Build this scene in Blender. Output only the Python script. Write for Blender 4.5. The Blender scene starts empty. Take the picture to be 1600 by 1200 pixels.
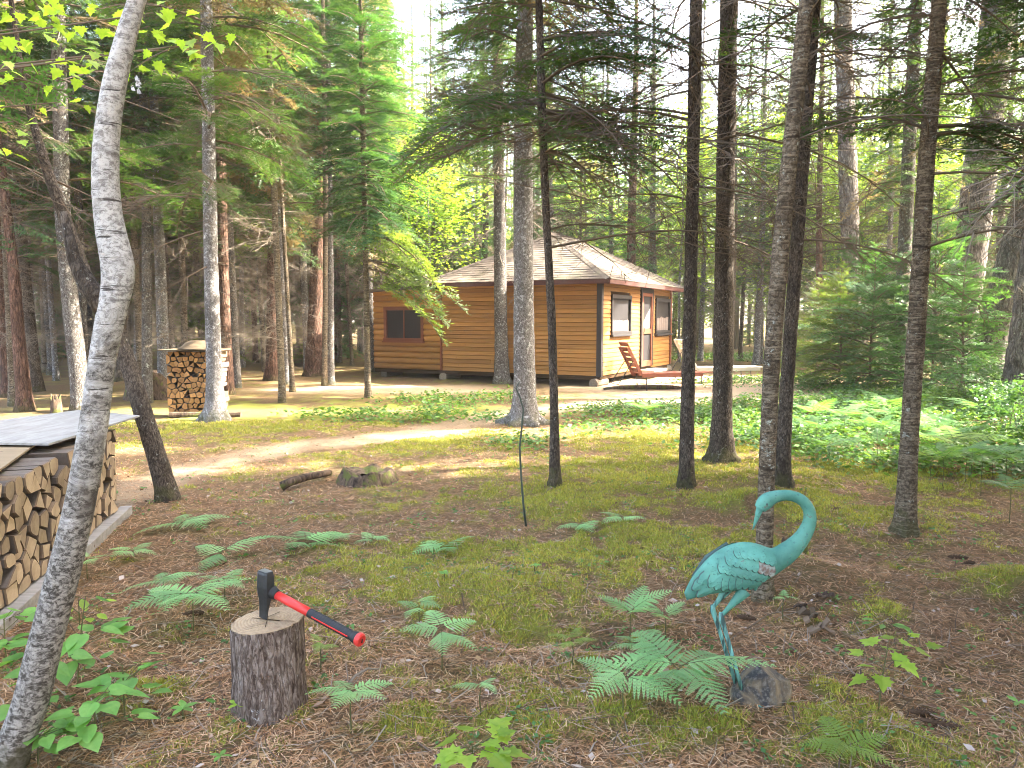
import bpy, math, random
import numpy as np
from mathutils import Vector, Matrix, Euler, Quaternion

R = math.radians
scene = bpy.context.scene
col = scene.collection

# ------------------------------------------------------------------ camera
CAM_H, PITCH, F = 1.6, R(4.76), 1200.0
HAZE = .0011
cam_d = bpy.data.cameras.new('camera')
cam_d.sensor_width = 36.0
cam_d.lens = 36.0 * F / 1600.0
cam_d.clip_start = 0.05
cam_d.clip_end = 3000
cam = bpy.data.objects.new('camera', cam_d)
cam.location = (0, 0, CAM_H)
cam.rotation_euler = (R(90) - PITCH, 0, 0)
col.objects.link(cam)
scene.camera = cam

# ------------------------------------------------------------------ light
SUN_AZ, SUN_EL = 9.0, 42.0          # azimuth counted from +X towards +Y
world = bpy.data.worlds.new('World')
scene.world = world
world.use_nodes = True
wn = world.node_tree.nodes
wl = world.node_tree.links
bgn = wn.get('Background') or wn.new('ShaderNodeBackground')
sky = wn.new('ShaderNodeTexSky')
sky.sky_type = 'NISHITA'
sky.sun_disc = False
sky.sun_elevation = R(SUN_EL)
sky.sun_rotation = R(90 - SUN_AZ)
sky.air_density = 1.0
sky.dust_density = 7.0
sky.ozone_density = 0.0
wl.new(sky.outputs[0], bgn.inputs[0])
bgn.inputs[1].default_value = 0.15
sd = bpy.data.lights.new('sun', 'SUN')
sd.energy = 3.8
sd.angle = R(0.5)
sd.color = (1.0, 0.93, 0.80)
sun = bpy.data.objects.new('sun', sd)
sv = Vector((math.cos(R(SUN_AZ)) * math.cos(R(SUN_EL)), math.sin(R(SUN_AZ)) * math.cos(R(SUN_EL)), math.sin(R(SUN_EL))))
sun.rotation_euler = sv.to_track_quat('Z', 'Y').to_euler()
col.objects.link(sun)
scene.view_settings.view_transform = 'Standard'
scene.view_settings.look = 'None'
scene.view_settings.gamma = 1
scene.view_settings.exposure = 3.75
scene.view_settings.use_curve_mapping = False
scene.cycles.max_bounces = 8
scene.cycles.diffuse_bounces = 5
scene.cycles.glossy_bounces = 2
scene.cycles.transmission_bounces = 6
scene.cycles.transparent_max_bounces = 8
scene.cycles.use_denoising = True
scene.cycles.pixel_filter_type = 'BLACKMAN_HARRIS'
scene.cycles.filter_width = 1.0
scene.cycles.sample_clamp_indirect = 6

# ------------------------------------------------------------------ helpers
def ray(px, py):
    cx, cy = (px - 800) / F, (600 - py) / F
    return np.array([cx, math.cos(PITCH) + cy * math.sin(PITCH), -math.sin(PITCH) + cy * math.cos(PITCH)])

def gp(px, py, z=0.0):
    r = ray(px, py)
    t = (z - CAM_H) / r[2]
    return np.array([r[0] * t, r[1] * t, z])

def vp(px, py, y):
    r = ray(px, py)
    t = y / r[1]
    return np.array([r[0] * t, y, CAM_H + r[2] * t])

def tag(o, label=None, cat=None, group=None, kind=None):
    if label: o['label'] = label
    if cat: o['category'] = cat
    if group: o['group'] = group
    if kind: o['kind'] = kind
    return o

def empty(name, loc=(0, 0, 0), rz=0.0, parent=None):
    o = bpy.data.objects.new(name, None)
    o.location = loc
    o.rotation_euler = (0, 0, rz)
    o.empty_display_size = 0.1
    col.objects.link(o)
    if parent: o.parent = parent
    return o

def inst(name, mesh, parent=None, loc=(0, 0, 0), rot=(0, 0, 0), scale=(1, 1, 1)):
    o = bpy.data.objects.new(name, mesh)
    o.location = loc
    o.rotation_euler = rot
    o.scale = scale if hasattr(scale, '__len__') else (scale,) * 3
    col.objects.link(o)
    if parent: o.parent = parent
    return o

# numpy value noise
_rs = np.random.RandomState(7)
_T = _rs.rand(64, 64, 64).astype(np.float32)
def vnoise(x, y, z=0.0):
    x, y, z = np.broadcast_arrays(np.asarray(x, float), np.asarray(y, float), np.asarray(z, float))
    xi, yi, zi = np.floor(x).astype(int), np.floor(y).astype(int), np.floor(z).astype(int)
    fx, fy, fz = x - xi, y - yi, z - zi
    fx, fy, fz = fx * fx * (3 - 2 * fx), fy * fy * (3 - 2 * fy), fz * fz * (3 - 2 * fz)
    def g(a, b, c): return _T[(xi + a) % 64, (yi + b) % 64, (zi + c) % 64]
    c00 = g(0,0,0) * (1 - fx) + g(1,0,0) * fx
    c10 = g(0,1,0) * (1 - fx) + g(1,1,0) * fx
    c01 = g(0,0,1) * (1 - fx) + g(1,0,1) * fx
    c11 = g(0,1,1) * (1 - fx) + g(1,1,1) * fx
    return (c00 * (1 - fy) + c10 * fy) * (1 - fz) + (c01 * (1 - fy) + c11 * fy) * fz
def fbm(x, y, z=0.0, o=4):
    s, a, t = 0, 1.0, 0
    for i in range(o):
        s = s + a * vnoise(x * 2**i + 13.7 * i, y * 2**i + 7.1 * i, np.asarray(z) * 2**i)
        t += a; a *= 0.5
    return s / t

class MB:
    """collects geometry of ONE piece"""
    def __init__(self): self.v, self.f, self.m = [], [], []
    def add(self, vs, fs, mi=0):
        b = len(self.v)
        self.v += [tuple(map(float, p)) for p in vs]
        self.f += [tuple(b + i for i in f) for f in fs]
        self.m += [mi] * len(fs)
    def box(self, c, s, rot=None, mi=0):
        hx, hy, hz = s[0] / 2, s[1] / 2, s[2] / 2
        vs = [Vector((x, y, z)) for x in (-hx, hx) for y in (-hy, hy) for z in (-hz, hz)]
        if rot is not None: vs = [rot @ p for p in vs]
        vs = [p + Vector(c) for p in vs]
        self.add(vs, [(0,1,3,2), (4,6,7,5), (0,4,5,1), (2,3,7,6), (0,2,6,4), (1,5,7,3)], mi)
    def bar(self, a, b, w, h, mi=0, up=(0, 0, 1)):
        a, b = Vector(a), Vector(b)
        d = b - a
        x = d.normalized()
        y = Vector(up).cross(x)
        if y.length < 1e-5: y = Vector((0, 1, 0))
        y.normalize()
        z = x.cross(y)
        m = Matrix((x, y, z)).transposed()
        self.box((a + b) / 2, (d.length, w, h), m, mi)
    def tube(self, pts, rad, n=8, mi=0, cap=True, sq=1.0):
        pts = [Vector(tuple(map(float, p))) for p in pts]
        k = len(pts)
        if not hasattr(rad, '__len__'): rad = [rad] * k
        base = len(self.v)
        up = None
        for i, p in enumerate(pts):
            t = (pts[min(i + 1, k - 1)] - pts[max(i - 1, 0)])
            if t.length < 1e-9: t = Vector((0, 0, 1))
            t.normalize()
            if up is None:
                up = t.orthogonal().normalized() if abs(t.z) < 0.9 else Vector((1, 0, 0))
            up = (up - t * up.dot(t))
            if up.length < 1e-6: up = t.orthogonal()
            up.normalize()
            sd_ = t.cross(up)
            for j in range(n):
                a = 2 * math.pi * j / n
                q = p + up * (math.cos(a) * rad[i]) + sd_ * (math.sin(a) * rad[i] * sq)
                self.v.append(tuple(q))
        for i in range(k - 1):
            for j in range(n):
                a, b = base + i * n + j, base + i * n + (j + 1) % n
                self.f.append((a, b, b + n, a + n)); self.m.append(mi)
        if cap:
            self.f.append(tuple(base + j for j in range(n))[::-1]); self.m.append(mi)
            self.f.append(tuple(base + (k - 1) * n + j for j in range(n))); self.m.append(mi)
    def mesh(self, name, mats, smooth=False):
        me = bpy.data.meshes.new(name)
        me.from_pydata(self.v, [], self.f)
        mats = mats if isinstance(mats, (list, tuple)) else [mats]
        for m in mats: me.materials.append(m)
        if len(mats) > 1: me.polygons.foreach_set('material_index', self.m)
        if smooth: me.polygons.foreach_set('use_smooth', [True] * len(self.f))
        me.update()
        return me
    def build(self, name, mats, parent=None, smooth=False, bevel=0.0, loc=(0, 0, 0), rz=0.0):
        o = bpy.data.objects.new(name, self.mesh(name, mats, smooth))
        o.location = loc
        o.rotation_euler = (0, 0, rz)
        col.objects.link(o)
        if parent: o.parent = parent
        if bevel:
            b = o.modifiers.new('bevel', 'BEVEL'); b.width = bevel; b.segments = 2; b.limit_method = 'ANGLE'
        return o

def bulk(name, V, Fq, mats, mi=None, tint=None, smooth=False, mesh_only=False, parent=None):
    """numpy mesh; Fq is an (n,3) or (n,4) int array"""
    me = bpy.data.meshes.new(name)
    V = np.asarray(V, np.float32); Fq = np.asarray(Fq, np.int32)
    n, k = Fq.shape
    me.vertices.add(len(V)); me.vertices.foreach_set('co', V.ravel())
    me.loops.add(n * k); me.loops.foreach_set('vertex_index', Fq.ravel())
    me.polygons.add(n)
    me.polygons.foreach_set('loop_start', np.arange(0, n * k, k, dtype=np.int32))
    mats = mats if isinstance(mats, (list, tuple)) else [mats]
    for m in mats: me.materials.append(m)
    if mi is not None: me.polygons.foreach_set('material_index', np.asarray(mi, np.int32))
    if smooth: me.polygons.foreach_set('use_smooth', np.ones(n, bool))
    if tint is not None:
        at = me.color_attributes.new('tint', 'FLOAT_COLOR', 'POINT')
        c = np.ones((len(V), 4), np.float32); c[:, :tint.shape[1]] = tint
        at.data.foreach_set('color', c.ravel())
    me.update(calc_edges=True)
    me.validate()
    if mesh_only: return me
    o = bpy.data.objects.new(name, me)
    col.objects.link(o)
    if parent: o.parent = parent
    return o

# ------------------------------------------------------------------ materials
class NT:
    def __init__(self, name):
        self.mat = bpy.data.materials.new(name)
        self.mat.use_nodes = True
        self.nt = self.mat.node_tree
        self.n, self.l = self.nt.nodes, self.nt.links
        self.bsdf = self.n.get('Principled BSDF')
        self.out = self.n.get('Material Output')
    def new(self, t, **kw):
        x = self.n.new(t)
        for k, v in kw.items(): setattr(x, k, v)
        return x
    def link(self, a, b): self.l.new(a, b)
    def coord(self, scale=(1, 1, 1), which='Object', rnd=False):
        tc = self.new('ShaderNodeTexCoord')
        mp = self.new('ShaderNodeMapping')
        mp.inputs['Scale'].default_value = scale
        if rnd:
            oi = self.new('ShaderNodeObjectInfo')
            ad = self.new('ShaderNodeVectorMath', operation='SCALE')
            cb = self.new('ShaderNodeCombineXYZ')
            self.link(oi.outputs['Random'], cb.inputs[0]); self.link(oi.outputs['Random'], cb.inputs[2])
            self.link(cb.outputs[0], ad.inputs[0]); ad.inputs['Scale'].default_value = 31.0
            ad2 = self.new('ShaderNodeVectorMath', operation='ADD')
            self.link(tc.outputs[which], ad2.inputs[0]); self.link(ad.outputs[0], ad2.inputs[1])
            self.link(ad2.outputs[0], mp.inputs[0])
        else:
            self.link(tc.outputs[which], mp.inputs[0])
        return mp.outputs[0]
    def warp(self, co, scale=1.0, amt=0.5):
        x = self.new('ShaderNodeTexNoise'); x.inputs['Scale'].default_value = scale; x.inputs['Detail'].default_value = 3
        self.link(co, x.inputs['Vector'])
        sc = self.new('ShaderNodeVectorMath', operation='SCALE'); self.link(x.outputs[1], sc.inputs[0]); sc.inputs['Scale'].default_value = amt
        ad = self.new('ShaderNodeVectorMath', operation='ADD'); self.link(co, ad.inputs[0]); self.link(sc.outputs[0], ad.inputs[1])
        return ad.outputs[0]
    def noise(self, co, scale=5, detail=4, rough=0.55, dist=0.0):
        x = self.new('ShaderNodeTexNoise')
        x.inputs['Scale'].default_value = scale; x.inputs['Detail'].default_value = detail
        x.inputs['Roughness'].default_value = rough; x.inputs['Distortion'].default_value = dist
        self.link(co, x.inputs['Vector'])
        return x.outputs[0]
    def voro(self, co, scale=5, feature='F1', out=0, rnd=1.0):
        x = self.new('ShaderNodeTexVoronoi', feature=feature)
        x.inputs['Scale'].default_value = scale
        x.inputs['Randomness'].default_value = rnd
        self.link(co, x.inputs['Vector'])
        return x.outputs[out]
    def ramp(self, fac, stops):
        r = self.new('ShaderNodeValToRGB')
        e = r.color_ramp.elements
        while len(e) < len(stops): e.new(0.5)
        for i, (p, c) in enumerate(stops):
            e[i].position = p
            e[i].color = (c, c, c, 1) if not hasattr(c, '__len__') else (*c[:3], 1)
        self.link(fac, r.inputs[0])
        return r.outputs[0]
    def mix(self, fac, a, b, mode='MIX'):
        m = self.new('ShaderNodeMix', data_type='RGBA', blend_type=mode)
        for i, s in ((0, fac), (6, a), (7, b)):
            if hasattr(s, 'links'): self.link(s, m.inputs[i])
            elif i == 0: m.inputs[0].default_value = s
            else: m.inputs[i].default_value = (*s[:3], 1)
        return m.outputs[2]
    def math(self, op, a, b=0.0):
        m = self.new('ShaderNodeMath', operation=op)
        for i, s in ((0, a), (1, b)):
            if hasattr(s, 'links'): self.link(s, m.inputs[i])
            else: m.inputs[i].default_value = s
        return m.outputs[0]
    def bump(self, h, strength=0.5, dist=0.01):
        b = self.new('ShaderNodeBump')
        b.inputs['Strength'].default_value = strength
        b.inputs['Distance'].default_value = dist
        self.link(h, b.inputs['Height'])
        self.link(b.outputs[0], self.bsdf.inputs['Normal'])
        return b.outputs[0]
    def fin(self, color=None, rough=0.8, spec=0.3, metal=0.0):
        if color is not None:
            if hasattr(color, 'links'): self.link(color, self.bsdf.inputs['Base Color'])
            else: self.bsdf.inputs['Base Color'].default_value = (*color[:3], 1)
        if hasattr(rough, 'links'): self.link(rough, self.bsdf.inputs['Roughness'])
        else: self.bsdf.inputs['Roughness'].default_value = rough
        self.bsdf.inputs['Specular IOR Level'].default_value = spec
        self.bsdf.inputs['Metallic'].default_value = metal
        return self.mat
    def rnd(self):
        return self.new('ShaderNodeObjectInfo').outputs['Random']

def leaf_mat(name, c1, c2, trans=0.45, tcol=None, use_tint=False, rough=0.5):
    t = NT(name)
    co = t.coord((1, 1, 1), rnd=True)
    n = t.noise(co, 1.7, 3)
    c = t.mix(t.ramp(n, [(0.35, 0.0), (0.65, 1.0)]), c1, c2)
    hv = t.new('ShaderNodeHueSaturation')
    mr = t.new('ShaderNodeMapRange')
    t.link(t.rnd(), mr.inputs[0]); mr.inputs[3].default_value = 0.75; mr.inputs[4].default_value = 1.3
    t.link(mr.outputs[0], hv.inputs['Value']); t.link(c, hv.inputs['Color'])
    c = hv.outputs[0]
    if use_tint:
        a = t.new('ShaderNodeVertexColor', layer_name='tint')
        c = t.mix(1.0, c, a.outputs[0], 'MULTIPLY')
    t.fin(c, rough, 0.35)
    tr = t.new('ShaderNodeBsdfTranslucent')
    tc = t.mix(1.0, c, tcol or (1.9, 1.7, 0.7), 'MULTIPLY')
    t.link(tc, tr.inputs[0])
    ms = t.new('ShaderNodeMixShader'); ms.inputs[0].default_value = trans
    t.link(t.bsdf.outputs[0], ms.inputs[1]); t.link(tr.outputs[0], ms.inputs[2])
    t.link(ms.outputs[0], t.out.inputs[0])
    return t.mat

def bark_mat(name, dark, mid, light, lichen=None, sc=(28, 28, 7), lich=0.62, bump=0.9, dist=0.012, rings=0.0, k=0.72, green=0.5):
    dark, mid, light = [tuple(c * k for c in q) for q in (dark, mid, light)]
    t = NT(name)
    co = t.warp(t.coord(sc, rnd=True), 1.3, 1.0)
    co1 = t.coord((1, 1, 1), rnd=True)
    n = t.noise(co, 1.5, 8, 0.78, 0.5)
    v = t.voro(co, 1.2, 'DISTANCE_TO_EDGE')
    crack = t.ramp(v, [(0.0, 0.3), (0.25, 1.0)])
    h = t.math('MULTIPLY', crack, t.math('ADD', n, 0.2))
    c = t.mix(t.ramp(n, [(0.46, 0.0), (0.60, 1.0)]), mid, light)
    c = t.mix(t.ramp(n, [(0.38, 1.0), (0.50, 0.0)]), c, dark)
    c = t.mix(t.math('MULTIPLY', t.ramp(v, [(0.0, 1.0), (0.14, 0.0)]), 0.7), c, dark)
    big = t.noise(co1, 2.6, 4)
    c = t.mix(t.math('MULTIPLY', t.ramp(big, [(0.46, 0.0), (0.60, 1.0)]), 0.45), c, dark)
    if rings:
        rn = t.noise(t.coord((7, 7, 75), rnd=True), 1.0, 4, 0.7)
        c = t.mix(t.math('MULTIPLY', t.ramp(rn, [(0.55, 0.0), (0.62, 1.0)]), rings), c, light)
        c = t.mix(t.math('MULTIPLY', t.ramp(rn, [(0.36, 1.0), (0.43, 0.0)]), rings), c, dark)
        rk = t.noise(t.coord((1.5, 1.5, 14), rnd=True), 1.0, 2, 0.5)
        c = t.mix(t.ramp(rk, [(0.66, 0.0), (0.70, 0.9)]), c, dark)
        h = t.math('ADD', h, t.math('MULTIPLY', rn, rings))
    if lichen:
        ln = t.noise(co1, 17, 7, 0.8)
        c = t.mix(t.ramp(ln, [(lich - 0.03, 0.0), (lich, 0.85)]), c, lichen)
    # green growth on the root flare
    sx = t.new('ShaderNodeSeparateXYZ'); t.link(co1, sx.inputs[0])
    tc = t.new('ShaderNodeTexCoord'); sz = t.new('ShaderNodeSeparateXYZ'); t.link(tc.outputs['Object'], sz.inputs[0])
    gm = t.math('SUBTRACT', t.noise(co1, 9, 5, 0.7), t.math('MULTIPLY', sz.outputs[2], 0.9))
    c = t.mix(t.ramp(gm, [(0.36, 0.0), (0.48, green)]), c, (0.085, 0.085, 0.03))
    t.bump(h, bump, dist)
    return t.fin(c, 0.9, 0.15)

M = {}
M['needles'] = leaf_mat('spruce_needles', (0.030, 0.075, 0.022), (0.065, 0.12, 0.03), 0.42)
M['needles_fir'] = leaf_mat('fir_needles', (0.030, 0.095, 0.035), (0.06, 0.14, 0.04), 0.42)
M['needles_light'] = leaf_mat('sunlit_needles', (0.08, 0.14, 0.03), (0.14, 0.20, 0.05), 0.5)  # paler copy of the needles with sunlight put into the colour
M['needles_brown'] = leaf_mat('dry_needles', (0.12, 0.10, 0.045), (0.20, 0.15, 0.075), 0.4, (1.3, 1.2, 0.9))
M['leaf_bright'] = leaf_mat('bright_broadleaf', (0.13, 0.24, 0.035), (0.22, 0.32, 0.05), 0.55)
M['leaf_maple'] = leaf_mat('maple_leaf', (0.22, 0.38, 0.05), (0.32, 0.46, 0.07), 0.5)
M['leaf_green'] = leaf_mat('broad_leaf', (0.12, 0.29, 0.06), (0.18, 0.36, 0.09), 0.4)
M['fern'] = leaf_mat('fern_green', (0.20, 0.41, 0.16), (0.30, 0.52, 0.23), 0.4, (1.5, 1.6, 0.8))
M['bracken'] = leaf_mat('bracken_green', (0.07, 0.19, 0.05), (0.12, 0.26, 0.07), 0.4)
M['fern_yellow'] = leaf_mat('fern_yellow_green', (0.17, 0.28, 0.05), (0.22, 0.33, 0.07), 0.4)
M['cover'] = leaf_mat('ground_cover_leaf', (0.05, 0.13, 0.04), (0.09, 0.185, 0.055), 0.4, use_tint=True)
M['cover_plain'] = leaf_mat('shrub_leaf', (0.05, 0.14, 0.045), (0.09, 0.19, 0.06), 0.4)
M['moss'] = leaf_mat('moss_blade', (0.27, 0.30, 0.050), (0.38, 0.40, 0.075), 0.25, (1.3, 1.3, 0.7), use_tint=True, rough=0.8)
M['twig'] = NT('twig').fin((0.15, 0.115, 0.085), 0.9, 0.1)
M['twig_pale'] = NT('pale_twig').fin((0.20, 0.165, 0.13), 0.9, 0.1)
M['stem'] = NT('green_stem').fin((0.10, 0.10, 0.04), 0.7, 0.2)
M['bark_spruce'] = bark_mat('bark_spruce', (0.055, 0.045, 0.040), (0.17, 0.145, 0.125), (0.33, 0.31, 0.29), (0.42, 0.44, 0.40), (34, 34, 14), 0.60)
M['bark_grey'] = bark_mat('bark_grey_spruce', (0.10, 0.085, 0.075), (0.27, 0.25, 0.24), (0.42, 0.41, 0.41), (0.50, 0.50, 0.50), (40, 40, 22), 0.58)
M['bark_dark'] = bark_mat('bark_dark', (0.04, 0.03, 0.023), (0.125, 0.098, 0.075), (0.25, 0.205, 0.165), (0.34, 0.34, 0.30), (36, 36, 16), 0.64)
M['bark_fir'] = bark_mat('bark_fir', (0.065, 0.048, 0.032), (0.21, 0.16, 0.11), (0.38, 0.31, 0.22), (0.40, 0.42, 0.36), (22, 22, 26), 0.63, rings=0.75)
M['bark_pine'] = bark_mat('bark_red_pine', (0.05, 0.03, 0.022), (0.20, 0.105, 0.07), (0.31, 0.19, 0.14), None, (17, 17, 4.5), 0.6, 1.0, 0.02)
M['bark_big'] = bark_mat('bark_old_pine', (0.05, 0.042, 0.036), (0.19, 0.16, 0.135), (0.31, 0.28, 0.25), (0.3, 0.33, 0.26), (13, 13, 3.5), 0.63, 1.0, 0.03)

def birch_mat():
    t = NT('birch_bark')
    co = t.coord((1, 1, 1))
    fine = t.noise(t.coord((42, 42, 62)), 1.0, 7, 0.8, 0.5)
    dash = t.noise(t.coord((7, 7, 95)), 1.0, 3, 0.6)
    patch = t.noise(t.coord((5, 5, 8)), 1.0, 5, 0.7, 1.5)
    big = t.noise(t.coord((2.0, 2.0, 2.6)), 1.0, 3, 0.6, 0.5)
    sx = t.new('ShaderNodeSeparateXYZ'); t.link(co, sx.inputs[0])
    hgt = t.math('MULTIPLY', t.math('SUBTRACT', 1.75, sx.outputs[2]), 0.13)
    c = t.mix(t.ramp(fine, [(0.42, 0.0), (0.55, 1.0)]), (0.20, 0.185, 0.175), (0.52, 0.505, 0.49))
    c = t.mix(t.ramp(dash, [(0.34, 0.95), (0.40, 0.0)]), c, (0.045, 0.037, 0.032))
    f2 = t.math('ADD', t.math('ADD', t.math('MULTIPLY', patch, 0.6), t.math('MULTIPLY', fine, 0.45)), hgt)
    gy = t.mix(t.ramp(fine, [(0.44, 0.0), (0.58, 1.0)]), (0.040, 0.034, 0.028), (0.33, 0.31, 0.285))
    c = t.mix(t.ramp(f2, [(0.555, 0.0), (0.60, 0.95)]), c, gy)
    c = t.mix(t.ramp(big, [(0.60, 0.0), (0.66, 0.8)]), c, (0.07, 0.058, 0.05))
    c = t.mix(t.ramp(t.math('SUBTRACT', t.noise(co, 9, 5, .7), t.math('MULTIPLY', sx.outputs[2], 1.2)), [(0.30, 0.0), (0.45, 0.8)]), c, (0.06, 0.055, 0.03))
    t.bump(t.math('ADD', fine, dash), 0.55, 0.006)
    return t.fin(c, 0.7, 0.25)
M['birch'] = birch_mat()

def wood_mat(name, c1, c2, axis='x', dark=(0.09, 0.05, 0.03), rough=0.6, fine=1.0):
    t = NT(name)
    s = {'x': (1.2, 22 * fine, 22 * fine), 'y': (22 * fine, 1.2, 22 * fine), 'z': (22 * fine, 22 * fine, 1.2)}[axis]
    co = t.coord(s, rnd=True)
    n = t.noise(co, 1.0, 5, 0.65, 0.8)
    c = t.mix(t.ramp(n, [(0.3, 0.0), (0.7, 1.0)]), c1, c2)
    hv = t.new('ShaderNodeHueSaturation')
    mr = t.new('ShaderNodeMapRange'); t.link(t.rnd(), mr.inputs[0]); mr.inputs[3].default_value = 0.78; mr.inputs[4].default_value = 1.15
    t.link(mr.outputs[0], hv.inputs['Value']); t.link(c, hv.inputs['Color'])
    c = hv.outputs[0]
    sp = t.voro(t.coord((2.2, 2.2, 2.2), rnd=True), 3.0)
    c = t.mix(t.ramp(sp, [(0.05, 0.85), (0.09, 0.0)]), c, dark)
    t.bump(n, 0.3, 0.003)
    return t.fin(c, rough, 0.3)
M['siding'] = wood_mat('stained_siding', (0.29, 0.132, 0.030), (0.41, 0.205, 0.055), 'x')
M['siding_log'] = wood_mat('stained_log_siding', (0.29, 0.132, 0.030), (0.41, 0.205, 0.055), 'x')
M['trim_dark'] = NT('dark_trim').fin((0.030, 0.026, 0.028), 0.6, 0.3)
M['trim_red'] = wood_mat('red_brown_trim', (0.17, 0.05, 0.025), (0.23, 0.075, 0.035), 'x')
M['fascia'] = wood_mat('fascia', (0.075, 0.028, 0.024), (0.11, 0.042, 0.034), 'x')
M['sheathing'] = NT('dark_gap').fin((0.05, 0.03, 0.015), 0.9, 0.1)
M['old_log'] = wood_mat('weathered_log', (0.16, 0.13, 0.10), (0.28, 0.24, 0.19), 'x', rough=0.9)
M['grey_wood'] = wood_mat('grey_weathered_wood', (0.25, 0.23, 0.21), (0.40, 0.38, 0.35), 'x', rough=0.85)

def shingle_mat():
    t = NT('asphalt_shingle')
    co = t.coord((1, 1, 1))
    n = t.noise(co, 60, 3)
    v = t.voro(t.coord((4.5, 4.5, 9)), 1.0, out=1)
    bw = t.new('ShaderNodeRGBToBW'); t.link(v, bw.inputs[0]); v = bw.outputs[0]
    c = t.mix(n, (0.085, 0.070, 0.057), (0.150, 0.125, 0.103))
    c = t.mix(0.45, c, v, 'SOFT_LIGHT')
    li = t.noise(co, 1.3, 4)
    c = t.mix(t.ramp(li, [(0.55, 0.0), (0.75, 0.5)]), c, (0.28, 0.27, 0.16))
    return t.fin(c, 0.95, 0.1)
M['shingle'] = shingle_mat()

def screen_mat():
    t = NT('window_screen')
    co = t.coord((3, 3, 1))
    n = t.noise(co, 2.0, 2)
    c = t.mix(n, (0.010, 0.008, 0.009), (0.024, 0.020, 0.022))
    return t.fin(c, 0.7, 0.3)
M['screen'] = screen_mat()
M['curtain'] = NT('curtain').fin((0.22, 0.18, 0.165), 0.9, 0.1)

def cutwood(name, c1, c2, ctr=(0, 0), rings=70, axis='z'):
    t = NT(name)
    co = t.coord((1, 1, 1), rnd=False)
    sx = t.new('ShaderNodeSeparateXYZ'); t.link(co, sx.inputs[0])
    a, b = (0, 1) if axis == 'z' else ((1, 2) if axis == 'x' else (0, 2))
    dx = t.math('SUBTRACT', sx.outputs[a], ctr[0]); dy = t.math('SUBTRACT', sx.outputs[b], ctr[1])
    r = t.math('SQRT', t.math('ADD', t.math('MULTIPLY', dx, dx), t.math('MULTIPLY', dy, dy)))
    nn = t.noise(co, 9, 4, 0.6)
    rr = t.math('SINE', t.math('MULTIPLY', t.math('ADD', r, t.math('MULTIPLY', nn, 0.03)), rings * 6.28))
    c = t.mix(t.math('MULTIPLY', t.math('ADD', rr, 1.0), 0.28), c1, c2)
    st = t.noise(co, 14, 5, 0.7)
    c = t.mix(t.ramp(st, [(0.45, 0.0), (0.72, 0.75)]), c, (0.19, 0.13, 0.09))
    t.bump(t.math('ADD', rr, t.math('MULTIPLY', st, 3.0)), 0.35, 0.003)
    return t.fin(c, 0.85, 0.2)
M['cut_top'] = cutwood('chopping_block_top', (0.40, 0.30, 0.19), (0.29, 0.20, 0.12), (0.02, 0.02), 75)

def firewood_mat(name, a, b, c3):
    t = NT(name)
    co = t.coord((1, 1, 1), rnd=True)
    n = t.noise(co, 38, 5, 0.7)
    n2 = t.noise(co, 6, 3)
    c = t.mix(n, a, b)
    c = t.mix(t.ramp(n2, [(0.45, 0.0), (0.7, 0.7)]), c, c3)
    hv = t.new('ShaderNodeHueSaturation')
    mr = t.new('ShaderNodeMapRange'); t.link(t.rnd(), mr.inputs[0]); mr.inputs[3].default_value = 0.62; mr.inputs[4].default_value = 1.2
    t.link(mr.outputs[0], hv.inputs['Value']); t.link(c, hv.inputs['Color'])
    t.bump(n, 0.4, 0.004)
    return t.fin(hv.outputs[0], 0.85, 0.2)
M['fw_end'] = firewood_mat('split_wood_end', (0.34, 0.24, 0.145), (0.52, 0.41, 0.28), (0.22, 0.15, 0.09))
M['fw_end_orange'] = firewood_mat('split_wood_end_orange', (0.30, 0.15, 0.055), (0.45, 0.25, 0.10), (0.22, 0.10, 0.04))
M['fw_side'] = firewood_mat('split_wood_side', (0.13, 0.09, 0.058), (0.24, 0.165, 0.105), (0.16, 0.12, 0.09))
M['fw_bark'] = firewood_mat('firewood_bark', (0.09, 0.07, 0.06), (0.20, 0.165, 0.14), (0.12, 0.10, 0.08))

def ply_mat():
    t = NT('weathered_plywood')
    n = t.noise(t.coord((5, 1.2, 5)), 3.0, 5, 0.65, 0.5)
    n2 = t.noise(t.coord((1, 1, 1)), 2.5, 4)
    c = t.mix(t.ramp(n, [(0.3, 0.0), (0.7, 1.0)]), (0.21, 0.20, 0.19), (0.38, 0.37, 0.355))
    c = t.mix(t.ramp(n2, [(0.5, 0.0), (0.75, 0.55)]), c, (0.22, 0.19, 0.17))
    return t.fin(c, 0.6, 0.4)
M['ply'] = ply_mat()
M['cardboard'] = wood_mat('tan_board', (0.26, 0.19, 0.115), (0.32, 0.245, 0.155), 'x', rough=0.8)

def verdigris():
    t = NT('verdigris_paint')
    co = t.coord((1, 1, 1))
    n = t.noise(co, 14, 5, 0.6)
    n2 = t.noise(co, 90, 3, 0.6)
    n3 = t.noise(co, 5.5, 3, 0.5)
    c = t.mix(t.ramp(n, [(0.3, 0.0), (0.7, 1.0)]), (0.050, 0.175, 0.138), (0.095, 0.26, 0.21))
    c = t.mix(t.math('MULTIPLY', t.ramp(n3, [(0.45, 0.0), (0.65, 1.0)]), 0.5), c, (0.16, 0.46, 0.36))
    c = t.mix(t.ramp(n2, [(0.60, 0.0), (0.66, 0.8)]), c, (0.05, 0.15, 0.13))
    n4 = t.noise(co, 22, 6, 0.7)
    c = t.mix(t.ramp(n4, [(0.63, 0.0), (0.69, 0.8)]), c, (0.14, 0.11, 0.09))
    t.bump(n2, 0.25, 0.003)
    return t.fin(c, 0.62, 0.35)
M['verdigris'] = verdigris()
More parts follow.
